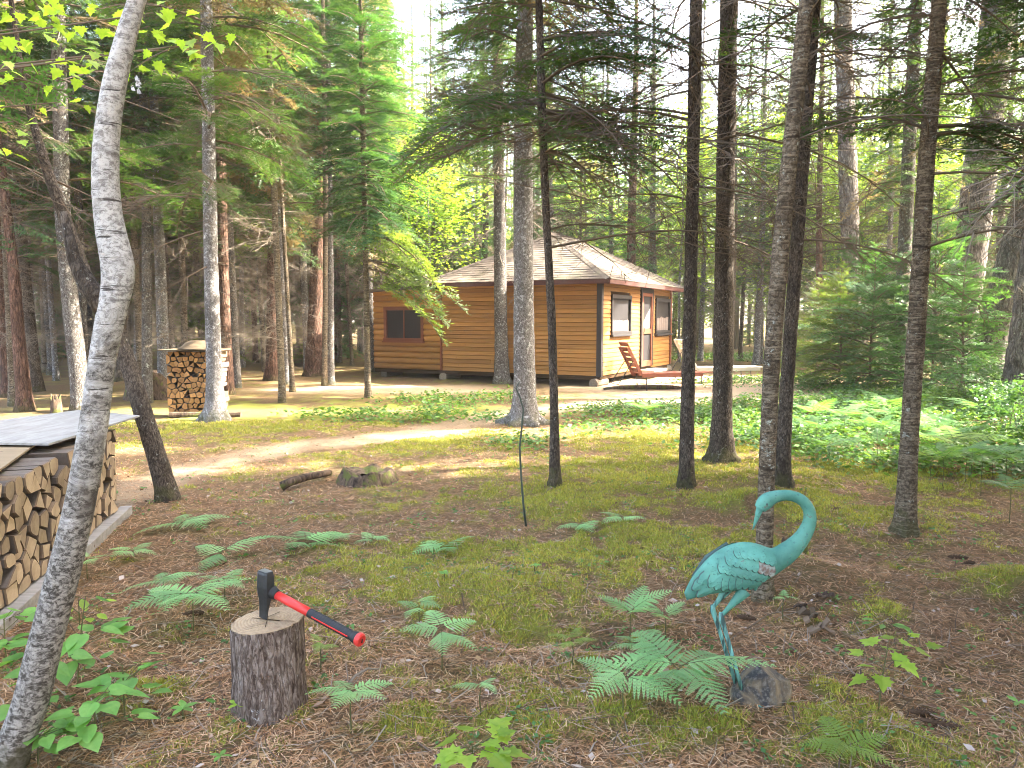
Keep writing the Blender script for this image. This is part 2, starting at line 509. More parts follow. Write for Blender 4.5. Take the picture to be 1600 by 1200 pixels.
M['verdigris_dark'] = NT('verdigris_shadowed_metal').fin((0.06, 0.10, 0.095), 0.7, 0.3)
def leg_mat():
    t = NT('verdigris_leg')
    n = t.noise(t.coord((60, 60, 9)), 1.0, 4)
    c = t.mix(t.ramp(n, [(0.42, 0.0), (0.58, 1.0)]), (0.04, 0.075, 0.07), (0.17, 0.42, 0.38))
    return t.fin(c, 0.6, 0.4)
M['verdigris_leg'] = leg_mat()
def rust_mat():
    t = NT('bare_rusty_feather')
    n = t.noise(t.coord((1, 1, 1)), 60, 4)
    c = t.mix(t.ramp(n, [(0.4, 0.0), (0.6, 1.0)]), (0.17, 0.12, 0.10), (0.30, 0.34, 0.31))
    return t.fin(c, 0.7, 0.3)
M['rust'] = rust_mat()
def rock_mat(name='rock_stone', a=(0.045, 0.043, 0.045), b=(0.24, 0.18, 0.11)):
    t = NT(name)
    co = t.coord((1, 1, 1))
    n = t.noise(co, 7, 4, 0.6, 0.8); n2 = t.noise(co, 70, 4, 0.7)
    c = t.mix(t.ramp(n, [(0.4, 0.0), (0.58, 1.0)]), a, b)
    c = t.mix(t.ramp(n2, [(0.5, 0.0), (0.65, 0.6)]), c, (0.22, 0.20, 0.18))
    t.bump(t.math('ADD', n2, n), 0.5, 0.006)
    return t.fin(c, 0.8, 0.3)
M['rock'] = rock_mat()
M['red'] = NT('red_fibreglass').fin((0.62, 0.035, 0.030), 0.38, 0.5)
M['rubber'] = NT('black_rubber').fin((0.018, 0.018, 0.02), 0.55, 0.4)
def iron_mat():
    t = NT('black_forged_steel')
    n = t.noise(t.coord((1, 1, 1)), 50, 4)
    c = t.mix(n, (0.015, 0.017, 0.02), (0.05, 0.055, 0.06))
    t.bump(n, 0.2, 0.002)
    return t.fin(c, 0.42, 0.5, 0.3)
M['iron'] = iron_mat()
M['steel'] = NT('worn_steel').fin((0.35, 0.36, 0.37), 0.35, 0.5, 0.8)
def rot_mat():
    t = NT('rotten_wood')
    n = t.noise(t.coord((16, 16, 5)), 1.0, 5, 0.7, 1.0)
    n2 = t.noise(t.coord((1, 1, 1)), 8, 4)
    c = t.mix(t.ramp(n, [(0.35, 0.0), (0.65, 1.0)]), (0.035, 0.025, 0.02), (0.17, 0.12, 0.085))
    c = t.mix(t.ramp(n2, [(0.52, 0.0), (0.62, 0.8)]), c, (0.11, 0.13, 0.03))
    t.bump(n, 0.9, 0.02)
    return t.fin(c, 0.95, 0.1)
M['rot'] = rot_mat()
M['chair_wood'] = wood_mat('red_brown_chair_wood', (0.27, 0.085, 0.05), (0.36, 0.13, 0.08), 'x', rough=0.55)
M['chair_white'] = NT('cream_chair').fin((0.62, 0.55, 0.45), 0.6, 0.3)
M['black_metal'] = NT('black_metal').fin((0.04, 0.035, 0.035), 0.5, 0.4)
M['cone'] = NT('pine_cone_scale').fin((0.085, 0.05, 0.03), 0.8, 0.2)
M['lid'] = wood_mat('brown_cap', (0.07, 0.05, 0.03), (0.13, 0.095, 0.055), 'x', rough=0.9)
M['wire'] = NT('green_wire').fin((0.045, 0.065, 0.05), 0.5, 0.4)
def tint_mat(name, rough=0.85):
    t = NT(name)
    a = t.new('ShaderNodeVertexColor', layer_name='tint')
    return t.fin(a.outputs[0], rough, 0.2)
M['litter'] = tint_mat('forest_litter')

# ------------------------------------------------------------------ ground
mossblobs = [gp(*p)[:2].tolist() + [r, s] for p, r, s in [
    ((780, 930), .45, 1.25), ((700, 915), .35, .8), ((860, 880), .5, .8), ((1000, 850), .7, .8), ((900, 780), .8, .8), ((760, 870), .5, .7),
    ((1300, 800), .6, .9), ((1380, 745), .9, .8), ((1175, 790), .35, 1.2), ((1100, 850), .5, .8), ((1010, 740), 1.2, .7),
    ((230, 1080), .18, .9), ((660, 1110), .15, .9), ((830, 1115), .18, .9), ((1330, 1150), .22, 1.0), ((1400, 1170), .2, .8), ((1250, 1045), .12, .6),
    ((1370, 955), .2, .9), ((600, 890), .5, .55), ((480, 900), .4, .4), ((1590, 920), .25, 1.1), ((1290, 1080), .12, .7),
    ((400, 650), 2.2, .7), ((550, 640), 1.6, .6), ((700, 640), 1.4, .5), ((940, 1120), .2, .5), ((1100, 1150), .25, .5), ((660, 690), .8, .7), ((1080, 700), 1.3, .7)]]
humps = [(*gp(1175, 795)[:2], .30, .14), (*gp(1270, 905)[:2], .30, .11), (*gp(765, 925)[:2], .35, .07), (*gp(1595, 930)[:2], .3, .12),
         (*gp(830, 985)[:2], .17, -.12), (*gp(930, 1000)[:2], .14, -.08), (*gp(1500, 700)[:2], .5, .10), (*gp(1160, 760)[:2], .35, .09), (*gp(380, 960)[:2], .2, -.05), (*gp(1120, 930)[:2], .12, -.06), (*gp(700, 1150)[:2], .25, -.04), (*gp(245, 600)[:2], .8, .22), (*gp(1240, 845)[:2], .14, -.05)]
def sstep(x, a, b):
    t = np.clip((x - a) / (b - a), 0, 1)
    return t * t * (3 - 2 * t)
PA = [gp(*p)[:2] for p in [(150, 790), (300, 735), (450, 700), (640, 680), (760, 655), (900, 635), (1100, 620), (1300, 600)]]
def path_and_sun_mask(x, y):  # pale path ground, with the sunlit streak over the litter painted in
    d = np.full(np.shape(x), 1e9)
    for (ax, ay), (bx, by) in zip(PA[:-1], PA[1:]):
        vx, vy = bx - ax, by - ay
        t = np.clip(((x - ax) * vx + (y - ay) * vy) / (vx * vx + vy * vy), 0, 1)
        d = np.minimum(d, np.hypot(x - ax - t * vx, y - ay - t * vy))
    w = 0.34 + 0.05 * np.clip(y - 8, 0, 20)
    d = d + 0.5 * (fbm(x * 1.3, y * 1.3, 3.3) - .5)
    m = 1 - sstep(d, w * .5, w * 1.3)
    # sandy clearing in front of the cabin door
    c = np.hypot((x - 5.5) / 4.2, (y - 18.6) / 3.6) + 0.5 * (fbm(x * .8, y * .8, 9.1) - .5)
    m = np.maximum(m, 1 - sstep(c, .75, 1.15))
    c = np.hypot((x + 2.6) / 3.2, (y - 17.6) / 1.3) + 0.6 * (fbm(x, y, 5.1) - .5)  # sunlit litter strip along the long wall, its brightness painted as pale ground
    return np.maximum(m, .8 * (1 - sstep(c, .7, 1.2)))
def moss_mask(x, y):
    m = np.zeros(np.shape(x))
    for bx, by, r, s in mossblobs:
        d = np.hypot(x - bx, (y - by)) / r
        m = np.maximum(m, s * np.exp(-d * d))
    n = fbm(x * 1.8, y * 1.8, 1.7, 4)
    fine = fbm(x * 8, y * 8, 4.2, 3)
    return np.clip((m * (-.15 + 2.2 * fine) + 1.1 * (n - .48) + 1.3 * (fine - .5) - .06) * 1.5, 0, 1) * (1 - path_and_sun_mask(x, y))
def gh(x, y):
    x, y = np.asarray(x, float), np.asarray(y, float)
    h = .05 * (fbm(x * .5, y * .5, .3, 3) - .5) + .050 * (fbm(x * 3, y * 3, 2.3, 4) - .5)
    for hx, hy, r, a in humps:
        d = np.hypot(x - hx, y - hy) / r
        h = h + a * np.exp(-d * d) * (.7 + .6 * fbm(x * 7, y * 7, 6.6, 2))
    h = h + .022 * moss_mask(x, y)
    return h
def gh1(x, y): return float(gh(np.array([x]), np.array([y]))[0])

def axis(parts):
    a = []
    for s, e, st in parts: a += list(np.arange(s, e, st))
    return np.array(a + [parts[-1][1]])
gx = axis([(-400, -60, 40), (-60, -20, 4), (-20, -7, .5), (-7, 7, .07), (7, 20, .5), (20, 60, 4), (60, 400, 40)])
gy = axis([(-100, -10, 10), (-10, 1, 1), (1, 6, .045), (6, 12, .1), (12, 26, .3), (26, 80, 3), (80, 600, 40)])
X, Y = np.meshgrid(gx, gy)
Z = gh(X, Y)
nx, ny = len(gx), len(gy)
idx = np.arange(nx * ny).reshape(ny, nx)
Fg = np.stack([idx[:-1, :-1], idx[:-1, 1:], idx[1:, 1:], idx[1:, :-1]], -1).reshape(-1, 4)
tn = np.stack([moss_mask(X, Y).ravel(), path_and_sun_mask(X, Y).ravel(), np.zeros(nx * ny)], 1)
def ground_mat():
    t = NT('forest_floor')
    a = t.new('ShaderNodeVertexColor', layer_name='tint')
    sp = t.new('ShaderNodeSeparateColor'); t.link(a.outputs[0], sp.inputs[0])
    co = t.coord((1, 1, 1))
    n1 = t.noise(co, 1.4, 4, 0.6); n2 = t.noise(co, 55, 5, 0.75, 1.5); n3 = t.noise(co, 9, 4, 0.6)
    c = t.mix(t.ramp(n2, [(0.32, 0.0), (0.68, 1.0)]), (0.045, 0.028, 0.015), (0.31, 0.195, 0.105))
    c = t.mix(t.math('MULTIPLY', t.ramp(n3, [(0.4, 0.0), (0.65, 1.0)]), 0.45), c, (0.16, 0.11, 0.065))
    c = t.mix(t.math('MULTIPLY', t.ramp(n1, [(0.45, 0.0), (0.6, 1.0)]), 0.3), c, (0.10, 0.10, 0.04))
    mo = t.mix(n2, (0.14, 0.15, 0.030), (0.32, 0.32, 0.07))
    c = t.mix(sp.outputs[0], c, mo)
    pt = t.mix(n2, (0.30, 0.21, 0.125), (0.52, 0.41, 0.28))  # pale sand colour, also stands in for sunlight on the litter
    c = t.mix(t.math('MULTIPLY', sp.outputs[1], 0.85), c, pt)
    t.bump(t.math('ADD', n2, t.math('MULTIPLY', n3, 1.5)), 0.9, 0.02)
    return t.fin(c, 0.95, 0.1)
ground = bulk('ground', np.stack([X.ravel(), Y.ravel(), Z.ravel()], 1), Fg, ground_mat(), tint=tn, smooth=True)
tag(ground, kind='structure')

# ------------------------------------------------------------------ foliage templates (numpy)
class NB:
    """triangle soup with material index, kept as numpy chunks"""
    def __init__(self): self.V, self.Fc, self.Mi, self.n = [], [], [], 0
    def add(self, V, Fi, mi):
        V = np.asarray(V, float); Fi = np.asarray(Fi, int)
        self.V.append(V); self.Fc.append(Fi + self.n)
        self.Mi.append(np.full(len(Fi), mi) if np.isscalar(mi) else mi); self.n += len(V)
    def arrays(self): return np.concatenate(self.V), np.concatenate(self.Fc), np.concatenate(self.Mi)
def tube3(nb, pts, r0, r1, mi=0, n=3):
    pts = np.asarray(pts, float); k = len(pts)
    d = pts[-1] - pts[0]; d = d / (np.linalg.norm(d) + 1e-9)
    u = np.cross(d, [0.0, 0, 1]) if abs(d[2]) < .9 else np.cross(d, [1.0, 0, 0])
    u /= np.linalg.norm(u); w = np.cross(d, u)
    V = []
    for i, p in enumerate(pts):
        r = r0 + (r1 - r0) * i / (k - 1)
        for j in range(n):
            a = 6.2832 * j / n
            V.append(p + r * (math.cos(a) * u + math.sin(a) * w))
    Fi = []
    for i in range(k - 1):
        for j in range(n):
            a, b = i * n + j, i * n + (j + 1) % n
            Fi += [(a, b, b + n), (a, b + n, a + n)]
    nb.add(V, Fi, mi)
def needles_on(rng, p0, p1, step, ln, w):
    """blades on both sides of a twig"""
    L = np.linalg.norm(p1 - p0)
    m = max(2, int(L / step))
    t = (np.arange(m) + rng.rand(m)) / m
    d = (p1 - p0) / (L + 1e-9)
    s = np.cross(d, [0, 0, 1.0]); s /= (np.linalg.norm(s) + 1e-9)
    up = np.cross(s, d)
    base = p0 + np.outer(t, p1 - p0)
    side = np.where(rng.rand(m) < .5, -1.0, 1.0)
    ang = rng.uniform(-.5, .9, m)
    tip = base + ln * (np.outer(rng.uniform(.45, .9, m), d) + (side * np.cos(ang) * rng.uniform(.6, 1, m))[:, None] * s + (np.sin(ang) * .6)[:, None] * up)
    V = np.concatenate([base - d * w, base + d * w, tip])
    Fi = np.stack([np.arange(m), np.arange(m) + m, np.arange(m) + 2 * m], 1)
    return V, Fi
def bough(seed, droop=.25, tw=.055, nstep=.012, nlen=.035, nw=.005, spread=.42, sub=True, bare=.12, lift=0.05, wood=True):
    rng = np.random.RandomState(seed)
    nb = NB()
    wig = rng.uniform(-.06, .06, 3)
    def P(s): return np.array([s * .97, wig[0] * math.sin(3 * s) + wig[1] * s, lift * math.sin(s * 3) - droop * s * s])
    tube3(nb, [P(s) for s in np.linspace(0, 1, 6)], .014, .003, 0)
    s = bare; sg = 1
    while s < .99:
        p = P(s); L = spread * (1 - s) ** .75 * min(1, .35 + (s - bare) * 3) * rng.uniform(.7, 1.15) + .05
        a = sg * R(rng.uniform(42, 66))
        d = np.array([math.cos(a), math.sin(a), rng.uniform(-.28, .02)])
        e = p + d * L
        mid = p + d * L * .5 + np.array([0, 0, .02])
        if wood: tube3(nb, [p, mid, e], .004, .0012, 0)
        V, Fi = needles_on(rng, p + d * L * .06, e, nstep, nlen, nw); nb.add(V, Fi, 1)
        if sub and L > .12:
            for q in np.arange(.3, .85, .2 if L < .3 else .13):
                b = p + d * L * q
                a2 = a + (1 if rng.rand() < .5 else -1) * R(rng.uniform(35, 55))
                l2 = L * (1 - q) * .65 + .03
                e2 = b + np.array([math.cos(a2), math.sin(a2), rng.uniform(-.35, 0)]) * l2
                V, Fi = needles_on(rng, b, e2, nstep, nlen * .9, nw); nb.add(V, Fi, 1)
        s += tw * rng.uniform(.7, 1.3) * .5; sg = -sg
    V, Fi = needles_on(rng, P(.8), P(1.0) + np.array([.03, 0, 0]), nstep * .6, nlen, nw); nb.add(V, Fi, 1)
    return nb.arrays()
def dead_branch(seed, n_side=12, droop=.12, r=.0072, fuzz=0):
    rng = np.random.RandomState(seed)
    nb = NB()
    wig = rng.uniform(-.10, .10, 3)
    def P(s): return np.array([s * .96, wig[0] * math.sin(4 * s) + wig[1] * s * s, .06 * math.sin(s * 3.3 + wig[2] * 9) - droop * s ** 1.6])
    tube3(nb, [P(s) for s in np.linspace(0, 1, 8)], r, .0020, 0)
    for i in range(n_side):
        s = rng.uniform(.15, .97); p = P(s)
        L = (1 - s) * rng.uniform(.3, .7) + rng.uniform(.05, .18)
        a = (1 if rng.rand() < .5 else -1) * R(rng.uniform(25, 75))
        d = np.array([math.cos(a), math.sin(a), rng.uniform(-.5, .25)])
        m = p + d * L * .55 + rng.uniform(-.02, .02, 3); e = p + d * L + np.array([0, 0, rng.uniform(-.08, .05)])
        tube3(nb, [p, m, e], .0030, .0010, 0)
        for k in range(rng.randint(2, 5)):
            q = rng.uniform(.25, .95); b = p + (e - p) * q
            d2 = d + rng.uniform(-.8, .8, 3); d2 /= np.linalg.norm(d2)
            tube3(nb, [b, b + d2 * rng.uniform(.04, .16)], .0022, .0009, 0)
    return nb.arrays()
def xf(arr, mat3, loc, sc=1.0):
    V, Fi, Mi = arr
    return (V * sc) @ np.asarray(mat3).T + np.asarray(loc), Fi, Mi
def rotm(az, pitch=0.0, roll=0.0):
    m = (Matrix.Rotation(az, 3, 'Z') @ Matrix.Rotation(-pitch, 3, 'Y') @ Matrix.Rotation(roll, 3, 'X'))
    return np.array(m)

B_full = [bough(s, nstep=.012, nlen=.036, nw=.0065, tw=.055) for s in range(4)]
B_mid = [bough(10 + s, nstep=.022, nlen=.055, nw=.013, tw=.085, wood=False) for s in range(4)]
B_lite = [bough(20 + s, nstep=.05, nlen=.12, nw=.035, tw=.14, sub=False, wood=False) for s in range(3)]
D_br = [dead_branch(s, 8 + 2 * (s % 4), droop=.05 + .07 * (s % 3)) for s in range(8)]

def crown(name, seed, H, Rb, n, lib, mats, pitch0=-8, pitch1=35, power=.8, gap=.0, as_arrays=False, brown=0.0, extra_mats=None):
    """boughs spiralling up a stem from z=0 to H"""
    rng = np.random.RandomState(seed)
    nb = NB()
    for i in range(n):
        u = ((i + rng.rand()) / n) ** .92
        z = u * H
        if rng.rand() < gap: continue
        L = max(.15, Rb * (1 - u) ** power * rng.uniform(.62, 1.15) * (.8 + .2 * min(1, u * 6)))
        az = i * 2.3999 + rng.uniform(-.5, .5)
        pt = R(pitch0 + (pitch1 - pitch0) * u + rng.uniform(-9, 9))
        V, Fi, Mi = xf(lib[rng.randint(len(lib))], rotm(az, pt, rng.uniform(-.35, .35)), (0, 0, z), L)
        if brown and u < .35 and rng.rand() < brown: Mi = np.where(Mi == 1, 2, Mi)
        nb.add(V, Fi, Mi)
    V, Fi, Mi = nb.arrays()
    if as_arrays: return V, Fi, Mi
    return bulk(name, V, Fi, mats, mi=Mi, mesh_only=True)
nm = [M['twig'], M['needles'], M['needles_brown']]
nf = [M['twig'], M['needles_fir'], M['needles_brown']]
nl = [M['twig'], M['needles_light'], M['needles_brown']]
CR_SPRUCE = [crown('spruce_crown', 100 + i, 10.5, 2.1, 135, B_mid, nm, brown=.35) for i in range(4)]
CR_FIR = [crown('fir_crown', 120 + i, 8.0, 1.5, 95, B_mid, nf, -4, 30) for i in range(2)]
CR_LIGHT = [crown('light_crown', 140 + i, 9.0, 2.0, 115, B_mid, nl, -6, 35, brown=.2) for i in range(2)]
CR_BUSH = [crown('bush_crown', 160 + i, 2.4, 1.35, 75, B_mid, nl if i == 0 else nf, -2, 45, .7) for i in range(2)]
CR_YOUNG = crown('young_fir_crown', 170, 7.6, 1.65, 210, B_mid, nf, -14, 32, .62, brown=.0)

def deadset(name, seed, H, n, L0, L1):
    rng = np.random.RandomState(seed); nb = NB()
    for i in range(n):
        V, Fi, Mi = xf(D_br[rng.randint(8)], rotm(rng.uniform(0, 6.28), R(rng.uniform(-22, 14)), rng.uniform(-1, 1)), (0, 0, rng.uniform(0, H)), rng.uniform(L0, L1))
        nb.add(V, Fi, Mi)
    V, Fi, Mi = nb.arrays()
    return bulk(name, V, Fi, M['twig_pale'], mesh_only=True)
DEAD = [deadset('dead_branches', 200 + i, 5.0, 46, .5, 1.35) for i in range(4)]
DB_MESH = [bulk('dead_branch', v, f, M['twig'], mesh_only=True) for v, f, m in D_br]
DBP_MESH = [bulk('pale_dead_branch', v, f, M['twig_pale'], mesh_only=True) for v, f, m in D_br]
GB_MESH = [bulk('bough', v, f, nm[:2], mi=m, mesh_only=True) for v, f, m in B_full]
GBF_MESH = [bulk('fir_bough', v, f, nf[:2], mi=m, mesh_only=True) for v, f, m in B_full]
GBL_MESH = [bulk('light_bough', v, f, nl[:2], mi=m, mesh_only=True) for v, f, m in B_mid]

def leafset(name, seed, n, rad, zc, size, mat, clusters=40, mesh_only=True, flat=.5):
    rng = np.random.RandomState(seed)
    cc = rng.normal(0, 1, (clusters, 3)); cc /= np.linalg.norm(cc, axis=1)[:, None]
    cc = cc * rng.uniform(.35, 1, (clusters, 1)) * np.array(rad) + np.array([0, 0, zc])
    c = cc[rng.randint(clusters, size=n)] + rng.normal(0, 1, (n, 3)) * np.array(rad) * .13
    return leaves_at(name, rng, c, size, mat, mesh_only, flat)
def leaves_at(name, rng, c, size, mat, mesh_only=True, flat=.5, tint=None, kind=None):
    n = len(c)
    az = rng.uniform(0, 6.28, n)
    d = np.stack([np.cos(az), np.sin(az), rng.uniform(-.5, .3, n)], 1) 
    nrm = rng.normal(0, flat, (n, 3)) + np.array([0, 0, 1.0]); nrm /= np.linalg.norm(nrm, axis=1)[:, None]
    s = np.cross(nrm, d); s /= np.linalg.norm(s, axis=1)[:, None]
    z = np.broadcast_to(np.asarray(size, float) * 1.0, (n,)) * rng.uniform(.6, 1.25, n)
    b = c; tip = c + d * z[:, None]; m = c + d * (z * .48)[:, None] - nrm * (z * .06)[:, None]
    l = m + s * (z * .33)[:, None] + nrm * (z * .08)[:, None]; r = m - s * (z * .33)[:, None] + nrm * (z * .08)[:, None]
    V = np.stack([b, r, tip, l], 1).reshape(-1, 3)
    i = np.arange(n)[:, None] * 4
    Fi = np.concatenate([i + np.array([[0, 1, 2]]), i + np.array([[0, 2, 3]])])
    tt = None if tint is None else np.repeat(tint, 4, 0)
    return bulk(name, V, Fi, mat, mesh_only=mesh_only, tint=tt)
CR_LEAFY = [leafset('leafy_crown', 300 + i, 5200, (2.0, 2.0, 3.0), 3.0, .12, M['leaf_bright'], 60) for i in range(3)]

SHRUB = leafset('foliage', 340, 1500, (1.3, 1.3, .9), 1.0, .12, M['cover_plain'], 34)
# ------------------------------------------------------------------ trunks
def trunk(name, pts, rad, mat, parent, n=14, step=.1, rough=.06, flare=.35, fh=.35, seed=0, extra=None):
    """pts: centre line (local coords); rad: radius per point"""
    pts = np.asarray(pts, float); rad = np.asarray(rad, float)
    seg = np.linalg.norm(np.diff(pts, axis=0), axis=1); cum = np.r_[0, np.cumsum(seg)]
    L = cum[-1]
    lo = np.arange(-.12, min(L, 7.0), step); hi = np.arange(7.0, L, .6) if L > 7 else []
    s = np.r_[lo, hi, L]
    # smooth interpolation
    def ip(c):
        out = np.interp(s, cum, c)
        return out
    C = np.stack([ip(pts[:, k]) for k in range(3)], 1)
    if len(pts) > 2:
        for _ in range(2 + int(.25 / step)): C[1:-1] = (C[:-2] + 2 * C[1:-1] + C[2:]) / 4
    C[s < 0, 2] = s[s < 0]
    rr = ip(rad)
    rr = rr * (1 + flare * np.exp(-np.clip(s, 0, None) / fh * 2.2))
    th = np.arange(n) * 2 * math.pi / n
    S, T = np.meshgrid(s, th, indexing='ij')
    ns = seed * 3.1
    k1 = fbm(np.cos(T) * 1.2 + ns + 9, np.sin(T) * 1.2 + 9, S * 1.4, 2) - .5
    k2 = fbm(np.cos(T) * 4 + ns + 9, np.sin(T) * 4 + 9, S * 9, 3) - .5
    rootn = .32 * np.cos((4 + seed % 3) * T + ns + 1.5 * np.cos(T + ns)) + .5 * (vnoise(np.cos(T) * 2 + ns + 5, np.sin(T) * 2 + 5, .5) - .4)
    rt = rr[:, None] * (1 + rough * 1.6 * k1 + rough * 2.2 * k2 + 1.6 * flare * rootn * np.exp(-np.clip(S, 0, None) / fh * 4))
    if extra is not None: rt = extra(S, T, rt, C)
    V = C[:, None, :] + np.stack([rt * np.cos(T), rt * np.sin(T), np.zeros_like(T)], 2)
    m = len(s)
    idx = np.arange(m * n).reshape(m, n); nx_ = np.roll(idx, -1, 1)
    Fi = np.stack([idx[:-1], nx_[:-1], nx_[1:], idx[1:]], -1).reshape(-1, 4)
    o = bulk(name, V.reshape(-1, 3), Fi, mat, smooth=True, parent=parent)
    return o, C, rr, s

rnd = random.Random(5)
def put_branches(root, C, s, specs):
    """specs: (count, z0, z1, az0, az1, len0, len1, lib, pitch0, pitch1)"""
    for cnt, z0, z1, a0, a1, l0, l1, lib, p0, p1 in specs:
        for _ in range(cnt):
            z = rnd.uniform(z0, z1)
            x = float(np.interp(z, C[:, 2], C[:, 0])); y = float(np.interp(z, C[:, 2], C[:, 1]))
            nm_ = 'dead_branch' if lib in (DB_MESH, DBP_MESH) else 'bough'
            az = R(rnd.uniform(a0, a1)); L = rnd.uniform(l0, l1)
            o = inst(nm_, rnd.choice(lib), root, (x, y, z), (0, 0, 0), L)
            o.rotation_mode = 'QUATERNION'
            o.rotation_quaternion = (Matrix.Rotation(az, 3, 'Z') @ Matrix.Rotation(-R(rnd.uniform(p0, p1)), 3, 'Y') @ Matrix.Rotation(rnd.uniform(-.6, .6), 3, 'X')).to_quaternion()

def key_tree(name, label, cat, line, mat, top=15.0, crown_=None, cz=5.0, cs=1.0, branches=(), depth=None, n=14, step=.1, rough=.06, flare=.3, fh=.35, group=None, seed=0, extra=None, wk=1.0):
    """line: [(px,py,width_px)...] from the foot upwards, as seen at the tree's own distance"""
    b = gp(line[0][0], line[0][1])
    y = b[1] if depth is None else depth
    base = vp(line[0][0], line[0][1], y); base[2] = 0
    base[2] = gh1(base[0], base[1])
    root = empty(name, base)
    tag(root, label, cat, group)
    pts, rad = [(0, 0, 0)], [line[0][2] * y / F / 2]
    for px, py, w in line[1:]:
        p = vp(px, py, y) - base
        pts.append((p[0], 0.0, p[2])); rad.append(w * y / F / 2)
    rad = [r * wk for r in rad]
    # above the frame the stem goes on
    d = np.array(pts[-1]) - np.array(pts[-2]); d = d / np.linalg.norm(d)
    d[0] *= .6; d[2] = abs(d[2])
    z = pts[-1][2]
    if top > z:
        e = np.array(pts[-1]) + d * (top - z) / max(d[2], .3)
        mid = (np.array(pts[-1]) + e) / 2
        pts += [tuple(mid), tuple(e)]; rad += [rad[-1] * .65, rad[-1] * .12]
    tr, C, rr, s = trunk('trunk', pts, rad, mat, root, n, step, rough, flare, fh, seed, extra)
    put_branches(root, C, s, branches)
    if crown_ is not None:
        x = float(np.interp(cz, C[:, 2], C[:, 0]))
        c = inst('crown', crown_, root, (x, 0, cz), (0, 0, rnd.uniform(0, 6.28)), (cs, cs, max(.4, (top - cz) / (10.5 if crown_ in CR_SPRUCE else 8.5))))
    return root, C, s
SP = CR_SPRUCE
ALL = (0, 360)
def dd(cnt, z0, z1, l0=.5, l1=1.4, a=ALL, lib=None, p=(-20, 10)): return (cnt, z0, z1, a[0], a[1], l0, l1, lib or DB_MESH, p[0], p[1])
def gg(cnt, z0, z1, l0=.8, l1=1.8, a=ALL, lib=None, p=(-12, 12)): return (cnt, z0, z1, a[0], a[1], l0, l1, lib or GB_MESH, p[0], p[1])

# the leaning birch in front: burl and fork at eye height
def birch_extra(S, T, rt, C):
    z = C[:, 2][:, None] * np.ones_like(T)
    g = np.exp(-((z - 1.78) / .12) ** 2) * np.clip(np.cos(T - .2), 0, 1) * .018
    e1 = np.exp(-((z - 1.52) / .02) ** 2) * np.clip(np.cos(T + 1.2), 0, 1) ** 6 * .012
    return rt + g + e1
BD = 2.62
birch, bC, bs = key_tree('birch_tree', 'leaning white birch with peeling bark and a knobbly bend, closest to the camera', 'tree',
    [(8, 1262, 80), (45, 1110, 76), (72, 1000, 72), (98, 900, 69), (118, 820, 65), (136, 730, 61), (150, 640, 56), (160, 560, 54), (172, 500, 58), (184, 430, 54), (172, 370, 56), (164, 290, 54),
     (166, 210, 50), (178, 130, 47), (196, 60, 42), (214, 0, 36), (232, -60, 33)], M['birch'], 7.5, depth=BD, wk=.73, n=36, step=.02, rough=.035, flare=.15, extra=birch_extra, seed=2)
mb = MB()
p0 = vp(160, 470, BD) - np.array(birch.location); 
mb.tube([p0 + np.array([.03, .0, -.05]), p0 + np.array([-.05, .01, .05]), p0 + np.array([-.10, .02, .14]), p0 + np.array([-.13, .02, .30])], [.042, .034, .022, .012], 9)
mb.build('broken_limb', M['bark_dark'], birch, smooth=True)
mb = MB()
for k in range(5):
    a = vp(208 + rnd.uniform(-4, 6), 120 + k * 5, BD - .06) - np.array(birch.location)
    mb.add([a, a + np.array([.012, -.01, .002]), a + np.array([.020 + .01 * rnd.random(), -.02, -.02]), a + np.array([.004, -.005, -.014])], [(0, 1, 2, 3)])
mb.build('peeling_bark', M['birch'], birch)

key_tree('leaning_tree', 'dark rough-barked leaning stem crossing behind the white birch', 'tree',
    [(265, 782, 32), (250, 730, 30), (222, 640, 28), (198, 560, 26), (165, 490, 25), (130, 430, 24), (105, 350, 19), (75, 270, 15), (48, 180, 11), (30, 90, 8)], M['bark_dark'], 7.5, n=16, step=.05, rough=.1, flare=.2,
    branches=[dd(5, 3.2, 5.2, .4, .9)], seed=4)
key_tree('spruce_tree', 'thin pinkish-barked spruce at the left edge beyond the plywood-topped woodpile', 'tree', [(40, 642, 23), (30, 540, 19), (22, 430, 16), (10, 320, 13), (-6, 200, 12)], M['bark_pine'], 14, SP[0], 5.0, .8,
    [dd(10, 1.6, 5, .5, 1.3), gg(4, 2.6, 4.6, .7, 1.3, (-40, 60), GBF_MESH)], seed=5)
key_tree('spruce_tree', 'slightly curved spruce with flaky pink-grey bark just left of the white birch', 'tree', [(128, 642, 27), (118, 540, 26), (106, 440, 23), (98, 330, 22), (95, 200, 21), (90, 0, 20)], M['bark_spruce'], 16, SP[1], 6.2, .9,
    [dd(14, 2.4, 6, .5, 1.6), gg(12, 3.2, 6.4, 1.0, 2.2)], seed=6, n=18)
key_tree('spruce_tree', 'slim grey spruce rising straight behind the small open woodpile', 'tree', [(256, 598, 18), (253, 480, 17), (246, 300, 14), (240, 150, 12), (236, 0, 10)], M['bark_grey'], 14, SP[2], 5.2, .8,
    [dd(12, 2, 6, .5, 1.4), gg(12, 3.2, 6.6, 1.0, 2.0)], depth=15.5, seed=7)
key_tree('spruce_tree', 'straight grey-green lichened spruce standing against the right side of the small woodpile', 'tree', [(337, 652, 29), (334, 560, 23), (329, 400, 21), (326, 200, 19), (322, 0, 17)], M['bark_grey'], 16, SP[3], 5.6, .9,
    [dd(22, 2.2, 6.6, .6, 1.9), gg(16, 3.4, 6.4, 1.0, 2.2)], depth=12.1, seed=8, n=18, flare=.6)
